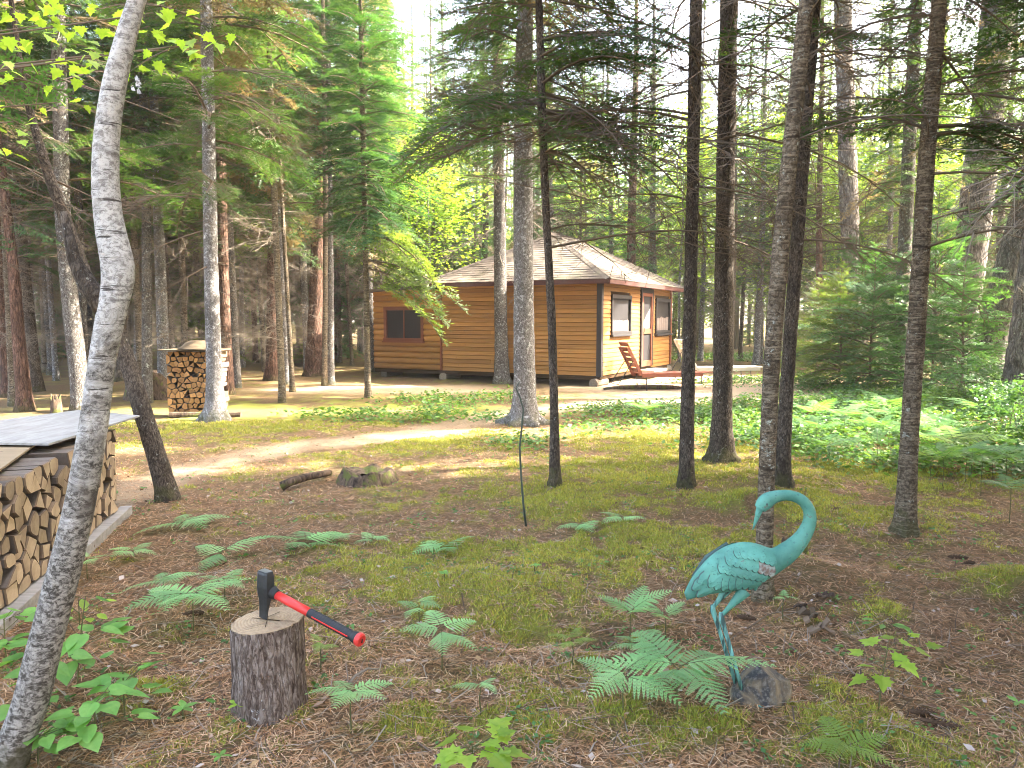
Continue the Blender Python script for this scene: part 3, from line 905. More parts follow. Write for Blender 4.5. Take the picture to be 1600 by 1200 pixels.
key_tree('pine_tree', 'reddish pine with a sunlit right edge behind the grey lichened spruce', 'tree', [(356, 616, 21), (350, 500, 19), (346, 350, 18), (342, 100, 15)], M['bark_pine'], 16, SP[0], 6.5, .9,
    [dd(8, 2.5, 6, .5, 1.2)], seed=9)
key_tree('spruce_tree', 'very thin leaning pole spruce left of the thick red pine', 'tree', [(457, 612, 8), (450, 480, 7), (440, 300, 6), (430, 100, 5)], M['bark_fir'], 11, CR_FIR[0], 4.6, .6,
    [dd(16, 1.2, 5, .4, 1.0, lib=DBP_MESH)], seed=10, n=10)
key_tree('pine_tree', 'thick red-brown furrowed pine trunk at the far edge of the sunlit litter', 'tree', [(490, 588, 27), (494, 480, 24), (500, 350, 23), (505, 200, 21), (510, 0, 18)], M['bark_pine'], 18, SP[1], 7.5, 1.1,
    [dd(10, 3.2, 8, .6, 1.4)], seed=11, n=20, rough=.09)
key_tree('spruce_tree', 'thin sunlit twin stem touching the right side of the thick red pine', 'tree', [(507, 604, 9), (508, 480, 8), (509, 300, 8), (506, 100, 7)], M['bark_fir'], 14, CR_FIR[1], 6.5, .7,
    [dd(8, 2, 6, .4, 1.0)], seed=12, n=10)
key_tree('spruce_tree', 'straight dark spruce stem just right of the thin twin stem', 'tree', [(516, 601, 13), (516, 480, 12), (514, 300, 11), (512, 100, 10)], M['bark_spruce'], 15, SP[2], 6.0, .8,
    [dd(8, 2.4, 6, .5, 1.2), gg(3, 4.6, 6.2, .8, 1.3)], seed=13, n=12)
key_tree('fir_tree', 'young fir with a full green crown over a bare stem, left of the cabin', 'tree', [(575, 622, 10), (573, 500, 9), (570, 350, 8), (567, 200, 8), (564, 50, 7)], M['bark_fir'], 11.3, CR_YOUNG, 3.35, 1.0,
    [gg(5, 3.0, 3.6, 1.5, 2.1, (-60, 20), GBL_MESH, (-32, -16)), gg(4, 2.4, 3.0, 1.8, 2.4, (-40, 5), GBL_MESH, (-26, -12)), dd(6, 1.8, 3.4, .4, .9), dd(3, 2.4, 2.9, 1.2, 1.8, (-40, 30), DBP_MESH, (-24, -10))], seed=14, n=12)
key_tree('pine_tree', 'rough-barked pine standing close against the long shaded wall of the cabin', 'tree', [(784, 600, 24), (783, 520, 20), (781, 380, 19), (779, 200, 17), (776, 0, 14)], M['bark_spruce'], 15, SP[3], 6.4, 1.0,
    [dd(30, 3.4, 7.5, .8, 2.2, lib=DBP_MESH, p=(-40, -5)), gg(20, 4.0, 8.2, 1.0, 2.2)], seed=15, n=18, rough=.1)
key_tree('spruce_tree', 'big pale grey spruce with flared mossy roots, standing before the cabin', 'tree', [(819, 662, 37), (820, 600, 35), (818, 450, 31), (817, 250, 29), (818, 100, 26), (821, 0, 24)], M['bark_grey'], 17, SP[0], 6.6, 1.15,
    [dd(16, 3.0, 6.6, .5, 1.6), gg(16, 3.9, 6.8, 1.0, 2.3, (90, 300)), gg(10, 4.4, 6.8, 1.0, 2.2, (-80, 80))], seed=16, n=26, step=.06, rough=.07, flare=.75, fh=.32)
key_tree('spruce_tree', 'thin dark spruce with many long dead limbs, right of the big pale spruce', 'tree', [(867, 762, 17), (866, 640, 14), (861, 480, 13), (853, 330, 12), (846, 150, 12), (842, 0, 11)], M['bark_dark'], 12, SP[1], 4.6, .75,
    [dd(34, 2.2, 4.6, .7, 2.3, (-75, 75), DB_MESH, (-30, 12)), dd(10, 2.6, 4.6, .5, 1.2, (110, 250)), gg(14, 3.0, 4.9, .9, 1.8, (-80, 80)), gg(9, 3.2, 4.9, .8, 1.5, (100, 260))], seed=17, n=16, step=.06, rough=.09)
key_tree('spruce_tree', 'straight dark stem left of the thickest dark trunk right of the cabin', 'tree', [(1072, 763, 24), (1074, 640, 21), (1079, 450, 20), (1083, 250, 19), (1088, 0, 19)], M['bark_dark'], 15, SP[2], 5.4, .9,
    [dd(24, 2.1, 5.0, .6, 1.9), dd(4, 2.4, 4.8, 1.6, 2.6)], seed=18, n=20, step=.06, rough=.08)
key_tree('spruce_tree', 'thickest dark lichen-spotted trunk right of the cabin', 'tree', [(1127, 724, 37), (1129, 640, 30), (1131, 450, 29), (1134, 250, 28), (1139, 0, 26)], M['bark_dark'], 17, SP[3], 6.0, 1.1,
    [dd(24, 2.4, 5.6, .7, 2.0), dd(4, 2.6, 5.4, 1.8, 2.8)], seed=19, n=24, step=.06, rough=.08, flare=.4)
key_tree('fir_tree', 'light tan ringed fir trunk leaning right, its foot behind the teal crane', 'tree', [(1192, 934, 27), (1197, 760, 25), (1206, 560, 25), (1222, 360, 25), (1241, 180, 24), (1261, 0, 23)], M['bark_fir'], 13, SP[0], 4.8, .8,
    [dd(9, 2.2, 3.9, .4, 1.2)], seed=20, n=24, step=.03, rough=.05)
key_tree('spruce_tree', 'dark slender stem leaning right close behind the light tan fir', 'tree', [(1221, 765, 24), (1228, 620, 21), (1241, 440, 20), (1257, 220, 19), (1273, 0, 19)], M['bark_dark'], 15, SP[1], 5.4, .8,
    [dd(16, 2.0, 5.0, .6, 1.9, (-80, 110)), gg(5, 3.6, 5.0, .9, 1.6)], seed=21, n=20, step=.06, rough=.07)
key_tree('fir_tree', 'banded brown fir trunk with a mossy foot standing on the right', 'tree', [(1414, 834, 30), (1421, 680, 27), (1434, 480, 26), (1447, 260, 24), (1468, 0, 21)], M['bark_fir'], 14, SP[2], 4.8, .85,
    [dd(18, 1.9, 4.4, .6, 1.8), gg(12, 2.7, 4.4, .7, 1.5)], seed=22, n=24, step=.04, rough=.06)
key_tree('pine_tree', 'pale old pine trunk behind the yellow-green conifer bush', 'tree', [(1334, 588, 26), (1331, 450, 26), (1326, 300, 27), (1316, 0, 25)], M['bark_big'], 18, CR_LIGHT[0], 10.5, 0.9,
    [dd(8, 3, 8, .6, 1.6)], depth=23.0, seed=23, n=18, rough=.1)
key_tree('spruce_tree', 'shaded grey trunk between the conifer bush and the banded fir', 'tree', [(1403, 592, 20), (1412, 420, 20), (1422, 200, 19), (1432, 0, 17)], M['bark_spruce'], 16, SP[3], 4.5, .9,
    [dd(8, 2, 6, .6, 1.4), gg(8, 1.4, 5.5, 1.0, 1.7, lib=GBF_MESH)], depth=18.5, seed=24, n=16)
key_tree('pine_tree', 'massive furrowed pine leaning right, sunlit on its right side', 'tree', [(1531, 606, 52), (1552, 520, 46), (1580, 410, 42), (1612, 290, 40), (1655, 120, 38)], M['bark_big'], 18, SP[0], 10.5, 1.0,
    [dd(5, 3, 8, .6, 1.6)], depth=17.0, seed=25, n=24, rough=.1, flare=.3)
key_tree('pine_tree', 'thick old pine disappearing out of the right edge above the shrubs', 'tree', [(1608, 625, 78), (1618, 500, 66), (1634, 380, 62), (1660, 200, 58)], M['bark_big'], 17, SP[1], 10.5, 1.0,
    [dd(3, 3, 7, .6, 1.4)], depth=13.0, seed=26, n=24, rough=.1)
key_tree('pine_tree', 'broad grey pine trunk reaching the top right corner, left of the massive leaning one', 'tree', [(1490, 590, 46), (1512, 430, 46), (1538, 220, 46), (1562, 0, 46)], M['bark_big'], 18, SP[2], 10.5, 0.9,
    [dd(6, 3, 8, .6, 1.6), gg(7, 4.5, 8.0, 1.2, 2.2)], depth=19.5, seed=27, n=24, rough=.1)

# trees just outside the frame whose boughs hang into the picture
def side_tree(name, label, x, y, h, cz, cr, mat, br, sc=1.0, group=None, r=.13):
    root = empty(name, (x, y, gh1(x, y))); tag(root, label, 'tree', group)
    tr, C, rr, s = trunk('trunk', [(0, 0, 0), (.1, 0, h * .5), (.1, .1, h)], [r, r * .6, .02], mat, root, 12, .25, .06)
    put_branches(root, C, s, br)
    inst('crown', cr, root, (.05, 0, cz), (0, 0, rnd.uniform(0, 6)), (sc, sc, (h - cz) / 10.5))
side_tree('spruce_tree', 'spruce past the left edge reaching green boughs and dead limbs over the woodpile', -5.2, 6.3, 13, 4.6, SP[2], M['bark_spruce'],
    [dd(9, 2.4, 3.8, 1.2, 2.4, (-50, 40)), gg(8, 1.9, 4.4, .9, 1.6, (-60, 60), GBF_MESH)])
side_tree('hemlock_tree', 'conifer past the right edge hanging dark boughs into the top right corner', 6.5, 7.3, 14, 3.9, SP[3], M['bark_spruce'],
    [gg(16, 3.0, 5.4, 1.3, 2.2, (120, 260)), dd(8, 2.4, 4.5, 1.2, 2.2, (120, 250))])
side_tree('hemlock_tree', 'drooping dark conifer between the fir and the broad pines at the upper right', 9.6, 14.4, 14, 5.6, SP[1], M['bark_spruce'],
    [gg(12, 3.8, 5.8, 1.2, 2.2), dd(6, 3.2, 5.0, 1.2, 2.2, (120, 250))])

# ------------------------------------------------------------------ cabin
CX, CY, CA = 2.13, 18.5, math.atan2(.883, .469)
cabin = empty('cabin', (CX, CY, 0), CA)
tag(cabin, 'small orange-stained log-sided cabin with a hipped shingle roof, raised on logs', 'cabin')
WX, WY, WE = 5.85, 4.575, 6.84           # right face length, long face length, with the lean-to
Z0, Z1 = .245, 2.53
mb = MB(); mb.box((WX / 2 + .01, WY / 2, (Z0 + Z1) / 2), (WX - .10, WY - .10, Z1 - Z0)); mb.build('wall', M['sheathing'], cabin)
mb = MB(); mb.box((WX * .35 + .01, (WY + WE) / 2 - .03, (Z0 + Z1 - .12) / 2), (WX * .7 - .10, WE - WY - .06, Z1 - .12 - Z0)); mb.build('wall', M['sheathing'], cabin)
def board(x0, x1, z0, z1, face, log=False, lo=None):
    """one siding board on the long face ('long') or the door face ('door')"""
    L = x1 - x0
    if L < .03: return
    if log:
        nseg = 7; h = z1 - z0; pr = []
        for i in range(nseg):
            a = -math.pi / 2 + math.pi * i / (nseg - 1)
            pr.append((.045 * math.cos(a) + .012, (z0 + z1) / 2 + math.sin(a) * h * .49))
        pr = [(0, z0 + .003)] + pr + [(0, z1 - .003)]
    else:
        pr = [(0, z0 + .002), (.034, z0 + .002), (.036, z0 + .012), (.024, z1 - .016), (.012, z1 - .004), (0, z1 - .002)]
    k = len(pr)
    V = [(-L / 2, -o, z - (z0 + z1) / 2) for o, z in pr] + [(L / 2, -o, z - (z0 + z1) / 2) for o, z in pr]
    Fi = [(i, (i + 1) % k, k + (i + 1) % k, k + i) for i in range(k)] + [tuple(range(k))[::-1], tuple(range(k, 2 * k))]
    m = MB(); m.add(V, Fi)
    o = m.build('board', M['siding_log'] if log else M['siding'], cabin)
    xm, zm = (x0 + x1) / 2, (z0 + z1) / 2
    if face == 'door': o.location = (xm, .05, zm)
    else:
        o.location = (.06, xm, zm); o.rotation_euler = (0, 0, -math.pi / 2)
nrow = 21; rh = (Z1 - Z0) / nrow
holes_door = [(.73, 2.19, 1.225, 2.24), (2.98, 4.03, .30, 2.47), (4.33, 5.76, 1.20, 2.24)]
holes_ext = [(5.14, 6.47, 1.02, 1.97)]
def rows(x0, x1, holes, face, logrows=0, top=Z1):
    for i in range(nrow):
        a, b = Z0 + i * rh, Z0 + (i + 1) * rh
        if a + .01 > top: continue
        b = min(b, top)
        segs = [(x0, x1)]
        for hx0, hx1, hz0, hz1 in holes:
            if b > hz0 + .02 and a < hz1 - .02:
                ns = []
                for s0, s1 in segs:
                    if hx1 <= s0 or hx0 >= s1: ns.append((s0, s1)); continue
                    ns += [(s0, hx0), (hx1, s1)]
                segs = ns
        for s0, s1 in segs:
            if s1 - s0 > 3.2 and i % 3 != 1:
                c = s0 + (s1 - s0) * (.3 + .4 * rnd.random())
                board(s0, c - .002, a, b, face, i < logrows); board(c + .002, s1, a, b, face, i < logrows)
            else: board(s0, s1, a, b, face, i < logrows)
rows(.07, WX - .05, holes_door, 'door')
rows(.07, WY - .03, [], 'long')
# the lean-to has full round log siding, nine tall courses low down
old = rh; nrow = 14; rh = (Z1 - .10 - Z0) / nrow
rows(WY + .03, WE, holes_ext, 'long', logrows=14, top=Z1 - .10)
mb = MB(); mb.box((.03, .03, (Z0 + Z1) / 2), (.13, .13, Z1 - Z0 + .03)); mb.build('corner_trim', M['trim_dark'], cabin, bevel=.004)
mb = MB(); mb.box((WX, .035, (Z0 + Z1) / 2), (.10, .12, Z1 - Z0)); mb.build('corner_trim', M['trim_red'], cabin, bevel=.004)
mb = MB(); mb.box((.035, WY, (Z0 + Z1) / 2), (.10, .045, Z1 - Z0 - .02)); mb.build('joint_strip', M['trim_red'], cabin)
mb = MB(); mb.box((.10, WE / 2, Z0 - .05), (.16, WE - .05, .09)); mb.build('floor_beam', M['sheathing'], cabin)
mb = MB(); mb.box((WX / 2, .12, Z0 - .05), (WX - .3, .16, .09)); mb.build('floor_beam', M['sheathing'], cabin)
for (x, y, ax) in ((.02, .12, 'x'), (.12, 4.5, 'x'), (WX - .1, .2, 'x'), (.3, 6.6, 'x')):
    m = MB(); m.tube([(x - .16, y, .075), (x + .6, y, .075)], .115, 14); o = m.build('foundation_log', [M['old_log']], cabin, smooth=False)
def opening(name, x0, x1, z0, z1, face, mat, curtain=True, fw=.085):
    """framed opening; local X runs along the wall, -Y is outwards"""
    e = empty(name, parent=cabin)
    if face == 'door': e.location = ((x0 + x1) / 2, .022, (z0 + z1) / 2)
    else: e.location = (.032, (x0 + x1) / 2, (z0 + z1) / 2); e.rotation_euler = (0, 0, -math.pi / 2)
    w, h = x1 - x0, z1 - z0
    m = MB()
    m.box((0, -.01, h / 2 - fw * .6), (w, .075, fw * 1.2)); m.box((0, -.013, -h / 2 + fw / 2), (w + .02, .09, fw))
    m.box((-w / 2 + fw / 2, -.008, 0), (fw, .07, h - 2 * fw)); m.box((w / 2 - fw / 2, -.008, 0), (fw, .07, h - 2 * fw))
    m.build('frame', mat, e, bevel=.004)
    return e, w, h, fw
def screen_in(e, w, h, cx=0, cz=0, y=.018):
    m = MB(); m.box((cx, y, cz), (w, .008, h)); return m.build('screen', M['screen'], e)
def curtain_in(e, w, hh, cx, zb, y=.006, seed=0, shape=None):
    r_ = random.Random(seed); n = 26; V = []; Fi = []
    for i in range(n + 1):
        u = i / n
        top = hh * (shape(u) if shape else (1 - .10 * abs(math.sin(u * 7)) - .06 * r_.random()))
        off = .008 * math.sin(u * 38 + seed)
        V += [(cx - w / 2 + w * u, y + off, zb), (cx - w / 2 + w * u, y + off, zb + top)]
    for i in range(n): a = 2 * i; Fi.append((a, a + 2, a + 3, a + 1))
    m = MB(); m.add(V, Fi); m.build('curtain', M['curtain'], e)
e, w, h, fw = opening('window', .73, 2.19, 1.225, 2.24, 'door', M['trim_dark'])
screen_in(e, w - 2 * fw, h - 2 * fw, y=.022); curtain_in(e, w - 2.4 * fw, .30, 0, -h / 2 + fw + .01, seed=3)
m = MB(); m.box((0, -.03, -h / 2 - .02), (w + .08, .12, .04)); m.build('sill', M['trim_dark'], e, bevel=.004)
e, w, h, fw = opening('window', 4.33, 5.76, 1.20, 2.24, 'door', M['trim_dark'])
screen_in(e, w - 2 * fw, h - 2 * fw, y=.022); curtain_in(e, w - 2.4 * fw, .42, 0, -h / 2 + fw + .01, seed=5)
m = MB(); m.box((0, -.035, -h / 2 - .03), (w + .12, .14, .05)); m.build('sill', M['trim_dark'], e, bevel=.004)
e, w, h, fw = opening('window', 5.14, 6.47, 1.02, 1.97, 'long', M['trim_red'])
screen_in(e, w - 2 * fw, h - 2 * fw, y=.022)
m = MB(); m.box((0, .0, 0), (.03, .02, h - 2 * fw)); m.build('mullion', M['trim_red'], e)
m = MB(); m.box((0, -.03, -h / 2 - .02), (w + .06, .10, .04)); m.build('sill', M['trim_red'], e, bevel=.004)
# door
d = empty('door', (3.505, .022, (.30 + 2.47) / 2), parent=cabin); w, h = 1.05, 2.17
m = MB(); m.box((-w / 2 + .04, -.015, 0), (.08, .08, h)); m.box((w / 2 - .04, -.015, 0), (.08, .08, h)); m.box((0, -.015, h / 2 - .06), (w - .16, .08, .12))
m.build('frame', M['trim_dark'], d, bevel=.004)
m = MB()
for x in (-w / 2 + .13, w / 2 - .13): m.box((x, -.03, -.05), (.09, .04, h - .12))
for z, hh in ((h / 2 - .17, .09), (-.10, .14), (-h / 2 + .09, .16)): m.box((0, -.031, z), (w - .36, .038, hh))
m.build('door_leaf', M['trim_red'], d, bevel=.003)
screen_in(d, w - .34, h * .45, 0, h * .21, y=-.012); screen_in(d, w - .34, h * .33, 0, -h * .26, y=-.012)
curtain_in(d, w - .36, .62, 0, -.02, y=-.024, seed=8, shape=lambda u: .25 + .75 * u)
m = MB(); m.tube([(-w / 2 + .13, -.05, -.12), (-w / 2 + .13, -.09, -.12), (-w / 2 + .13, -.09, .0), (-w / 2 + .13, -.05, .0)], .008, 6); m.build('handle', M['black_metal'], d)
m = MB(); m.box((3.5, -.22, .20), (1.25, .42, .07)); m.build('step', M['grey_wood'], cabin, bevel=.005)

# hip roof
OV = .34; ZE = Z1 + .03; RISE = 1.42
ex0, ex1, ey0, ey1 = -OV, WX + OV, -OV, WY + OV
midy = (ey0 + ey1) / 2; hw = (ey1 - ey0) / 2
rx0, rx1 = ex0 + hw * .98, ex1 - hw * .98
A, B_, Cc, Dd = (ex0, ey0, ZE), (ex1, ey0, ZE), (ex1, ey1, ZE), (ex0, ey1, ZE)
E1, E2 = (rx0, midy, ZE + RISE), (rx1, midy, ZE + RISE)
roof = empty('roof', parent=cabin)
m = MB(); zz = .05
lowv = [(x, y, z - zz) for x, y, z in (A, B_, Cc, Dd, E1, E2)]
m.add([A, B_, Cc, Dd, E1, E2] + lowv, [(0, 1, 5, 4), (1, 2, 5), (2, 3, 4, 5), (3, 0, 4), (6, 10, 11, 7), (7, 11, 8), (8, 11, 10, 9), (9, 10, 6), (0, 6, 7, 1), (1, 7, 8, 2), (2, 8, 9, 3), (3, 9, 6, 0)])
m.build('deck', M['fascia'], roof)
def shingle_slope(p0, p1, q0, q1, course=.135, tab=.30, seed=0):
    """shingle courses on the slope with eave p0-p1 and upper edge q0-q1"""
    r_ = random.Random(seed)
    p0, p1, q0, q1 = map(Vector, (p0, p1, q0, q1))
    nrm = (p1 - p0).cross(q0 - p0).normalized()
    if nrm.z < 0: nrm = -nrm
    ez = (p1 - p0).normalized()
    upv = (q0 - p0) - ez * (q0 - p0).dot(ez)
    hgt = upv.length; nc = int(hgt / course)
    m = MB()
    for i in range(nc + 1):
        t0 = i / (nc + 1); t1 = min(1.0, (i + 1.25) / (nc + 1))
        a, b = p0.lerp(q0, t0), p1.lerp(q1, t0); c, e_ = p0.lerp(q0, t1), p1.lerp(q1, t1)
        L = (b - a).length
        k = max(1, int(L / tab)); off = (i % 2) * .5 / k
        cuts = [0] + [min(1, max(0, (j + .5) / k - off + r_.uniform(-.03, .03) / k)) for j in range(k)] + [1]
        for u0, u1 in zip(cuts[:-1], cuts[1:]):
            if (u1 - u0) * L < .02: continue
            g = .004 / max(L, .1)
            j = r_.uniform(.012, .020); dz = upv.normalized() * r_.uniform(-.008, .006)
            A1, B1 = a.lerp(b, u0 + g) + dz, a.lerp(b, u1 - g) + dz
            C1, D1 = c.lerp(e_, u1 - g), c.lerp(e_, u0 + g)
            V = [A1 + nrm * j, B1 + nrm * j, C1 + nrm * .006, D1 + nrm * .006, A1 + nrm * .001, B1 + nrm * .001]
            m.add(V, [(0, 1, 2, 3), (4, 5, 1, 0)])
    o = m.build('shingles', M['shingle'], roof); tag(o, kind='stuff')
shingle_slope(A, B_, E1, E2, seed=1); shingle_slope(D := Dd, A, E1, E1, seed=2); shingle_slope(B_, Cc, E2, E2, seed=3); shingle_slope(Cc, Dd, E2, E1, seed=4)
def ridge(a, b, seed):
    a, b = Vector(a), Vector(b); L = (b - a).length; k = int(L / .17); d_ = (b - a) / k
    s_ = Vector((0, 0, 1)).cross(d_).normalized()
    m = MB()
    for i in range(k):
        p = a + d_ * i + Vector((0, 0, .020)); q = p + d_ * 1.15 + Vector((0, 0, .008)) * 0
        m.add([p + s_ * .10 - Vector((0, 0, .03)), p + Vector((0, 0, .022)), p - s_ * .10 - Vector((0, 0, .03)), q + s_ * .10 - Vector((0, 0, .04)), q + Vector((0, 0, .006)), q - s_ * .10 - Vector((0, 0, .04))],
              [(0, 1, 4, 3), (1, 2, 5, 4)])
    m.build('ridge_cap', M['shingle'], roof)
for i, (a, b) in enumerate(((A, E1), (B_, E2), (Cc, E2), (Dd, E1), (E1, E2))): ridge(a, b, i)
for (a, b) in ((A, B_), (Dd, A), (B_, Cc)):
    m = MB(); m.bar((a[0], a[1], ZE - .058), (b[0], b[1], ZE - .058), .025, .095); m.build('fascia_board', M['fascia'], roof)
m = MB(); m.box(((ex0 + ex1) / 2, ey0 + .19, ZE - .06), (ex1 - ex0 - .1, .30, .018)); m.build('soffit', M['fascia'], roof)
m = MB(); m.box((ex0 + .19, (ey0 + ey1) / 2, ZE - .064), (.30, ey1 - ey0 - .1, .018)); m.build('soffit', M['fascia'], roof)
# lean-to roof
m = MB(); m.add([(-.25, WY + .36, Z1 + .02), (WX * .7 + .2, WY + .36, Z1 + .02), (WX * .7 + .2, WE + .25, Z1 - .10), (-.25, WE + .25, Z1 - .10),
                 (-.25, WY + .36, Z1 - .05), (WX * .7 + .2, WY + .36, Z1 - .05), (WX * .7 + .2, WE + .25, Z1 - .17), (-.25, WE + .25, Z1 - .17)],
                [(0, 1, 2, 3), (7, 6, 5, 4), (0, 4, 5, 1), (1, 5, 6, 2), (2, 6, 7, 3), (3, 7, 4, 0)])
m.build('lean_to_roof', M['shingle'], roof)

# loungers by the door
def w2(x, y): # cabin local to world
    c, s_ = math.cos(CA), math.sin(CA)
    return CX + x * c - y * s_, CY + x * s_ + y * c
def lounger(px0, y0, px1, label, mat, L=1.9, back=.85, cat='lounger', rz=None):
    x0 = (px0 - 800) / F * y0
    root = empty('lounge_chair', (x0, y0, gh1(x0, y0)), R(12) if rz is None else rz)
    tag(root, label, cat)
    m = MB(); 
    for y in (-.29, .29): m.box((L / 2, y, .36), (L, .03, .09))
    m.build('seat_rail', mat, root, bevel=.003)
    for i in range(11):
        m = MB(); m.box((.09 + i * .165, 0, .398), (.13, .54, .018)); m.build('slat', mat, root)
    b = MB()
    tilt = R(118)
    dx, dz = math.cos(tilt), math.sin(tilt)
    for y in (-.25, .25): b.bar((0, y, .36), (dx * back, y, .36 + dz * back), .035, .07)
    b.build('back_rail', mat, root, bevel=.003)
    for i in range(6):
        b = MB(); q = .10 + i * .135
        b.box((dx * q + .035 * dz, 0, .36 + dz * q + .02), (.02, .5, .10), Matrix.Rotation(-(tilt - math.pi / 2), 3, 'Y')); b.build('back_slat', mat, root)
    s1 = MB()
    for y in (-.23, .23): s1.tube([(dx * back * .55, y, .36 + dz * back * .55), (-.55, y, .16)], .010, 6)
    s1.tube([(-.55, -.23, .16), (-.55, .23, .16)], .010, 6)
    s1.build('back_brace', M['black_metal'], root)
    for x in (.1, L - .25):
        for y in (-.27, .27):
            l = MB(); l.tube([(x, y, .36), (x + .03, y, 0)], .013, 6); l.build('leg', M['black_metal'], root)
lounger(996, 17.6, 1064, 'red-brown wooden lounge chair with raised back before the cabin door', M['chair_wood'], 1.5, .72, rz=R(14))
lounger(1083, 19.6, 1120, 'cream lounge chair beyond the red-brown one, half hidden by the dark stem', M['chair_white'], 1.7, rz=R(10))
# low plank edging of the sand patch
root = empty('edging_board', (gp(1010, 608)[0], gp(1010, 608)[1], 0), R(3)); tag(root, 'low dark timber edging lying on the pale sand in front of the lounge chair', 'edging')
m = MB(); m.tube([(-1.0, 0, .01), (-.6, .05, .04), (0, .02, .05), (.6, 0, .04), (1.0, -.08, .01)], [.03, .05, .055, .05, .02], 8); m.build('timber', M['rot'], root, smooth=True)

# ------------------------------------------------------------------ firewood
def clip_poly(poly, nx_, ny_, c):
    out = []
    for i in range(len(poly)):
        a, b = poly[i], poly[(i + 1) % len(poly)]
        da, db = a[0] * nx_ + a[1] * ny_ - c, b[0] * nx_ + b[1] * ny_ - c
        if da <= 0: out.append(a)
        if (da < 0 < db) or (db < 0 < da):
            t = da / (da - db); out.append((a[0] + (b[0] - a[0]) * t, a[1] + (b[1] - a[1]) * t))
    return out
def firewood(origin, dirv, length, height, cell, seed, end_mat, group, place, depth=.42, cx=1.0, jut=.03, z0=.08, skip=0.03, top_of=None):
    """logs seen by their ends; dirv runs along the face, the logs run away from the viewer"""
    r_ = random.Random(seed)
    nxs, nzs = int(length / (cell * cx)), int(height / (cell * .95))
    pts = []
    for k in range(nzs):
        for i in range(nxs):
            pts.append(((i + .5 + .5 * (k % 2) * .9 + r_.uniform(-.34, .34)) * length / nxs, (k + .5 + r_.uniform(-.38, .38)) * height / nzs, k))
    dirv = Vector((dirv[0], dirv[1], 0)).normalized(); inw = Vector((-dirv.y, dirv.x, 0))
    for a, (x, z, k) in enumerate(pts):
        if r_.random() < skip: continue
        poly = [(-cell * 1.1 * cx + x, z - cell), (x + cell * 1.1 * cx, z - cell), (x + cell * 1.1 * cx, z + cell), (x - cell * 1.1 * cx, z + cell)]
        poly = clip_poly(clip_poly(poly, 0, -1, 0), 0, 1, height)
        poly = clip_poly(clip_poly(poly, -1, 0, 0), 1, 0, length)
        for b, (x2, z2, k2) in enumerate(pts):
            if a == b or abs(x2 - x) > 2.5 * cell * cx or abs(z2 - z) > 2.5 * cell: continue
            nx_, nz_ = x2 - x, z2 - z
            poly = clip_poly(poly, nx_, nz_, (x2 * x2 - x * x + z2 * z2 - z * z) / 2)
            if len(poly) < 3: break
        if len(poly) < 3: continue
        cx_ = sum(p[0] for p in poly) / len(poly); cz_ = sum(p[1] for p in poly) / len(poly)
        sh = r_.uniform(.86, .97)
        poly = [((p[0] - cx_) * sh, (p[1] - cz_) * sh) for p in poly]
        # some logs are wedges, others keep a rounded bark side
        kind = r_.random()
        if kind < .42 and len(poly) > 3:
            # drop the vertex that changes the outline least
            def area(P): return abs(sum(P[i][0] * P[(i + 1) % len(P)][1] - P[(i + 1) % len(P)][0] * P[i][1] for i in range(len(P)))) / 2
            while len(poly) > (3 if kind < .16 else 4):
                best = max(range(len(poly)), key=lambda i: area(poly[:i] + poly[i + 1:]))
                poly = poly[:best] + poly[best + 1:]
            shape = 'wedge-shaped' if len(poly) == 3 else 'four-sided'
        elif kind < .75: 
            P2 = []
            nP = len(poly)
            for i in range(nP):
                p, q = poly[i], poly[(i + 1) % nP]
                P2 += [(p[0] * .8 + q[0] * .2, p[1] * .8 + q[1] * .2), (p[0] * .2 + q[0] * .8, p[1] * .2 + q[1] * .8)]
            poly = P2; shape = 'rounded'
        else: shape = 'angular'
        out = r_.uniform(-jut, jut)
        k_ = len(poly); m = MB()
        tw = r_.uniform(-.03, .03)
        rot = r_.uniform(-.04, .04)
        inner = [(p[0] * .93, p[1] * .93) for p in poly]
        V = [(p[0], -out, p[1]) for p in inner] + [(p[0], -out + .008, p[1]) for p in poly] + [(p[0] * .95 + tw, depth - out, p[1] * .95) for p in poly]
        side = [(k_ + i, 2 * k_ + i, 2 * k_ + (i + 1) % k_, k_ + (i + 1) % k_) for i in range(k_)]
        m.add(V, [tuple(range(k_))], 0)
        m.add(V, [tuple(range(2 * k_, 3 * k_))[::-1]], 0)
        m.add(V, [(i, k_ + i, k_ + (i + 1) % k_, (i + 1) % k_) for i in range(k_)], 1)
        bk = r_.randrange(k_)
        for i, f in enumerate(side): m.add(V, [f], 2 if (i - bk) % k_ < k_ * (.4 if shape != 'rounded' else .6) else 1)
        p = Vector(origin) + dirv * cx_ + Vector((0, 0, z0 + cz_))
        o = m.build('split_log', [end_mat, M['fw_side'], M['fw_bark']], None, loc=p, rz=math.atan2(dirv.y, dirv.x) + rot)
        rowname = ['bottom', 'second lowest', 'third lowest', 'fourth lowest', 'fifth lowest', 'sixth lowest', 'seventh lowest', 'eighth lowest', 'ninth lowest', 'tenth lowest', 'eleventh lowest', 'twelfth lowest', 'thirteenth lowest'][min(k, 12)]
        if k == nzs - 1: rowname = 'top'
        q = cx_ / length
        part = place[min(len(place) - 1, int(q * len(place)))]
        tag(o, f'{shape} split log, {rowname} row, {part}', 'firewood', group)
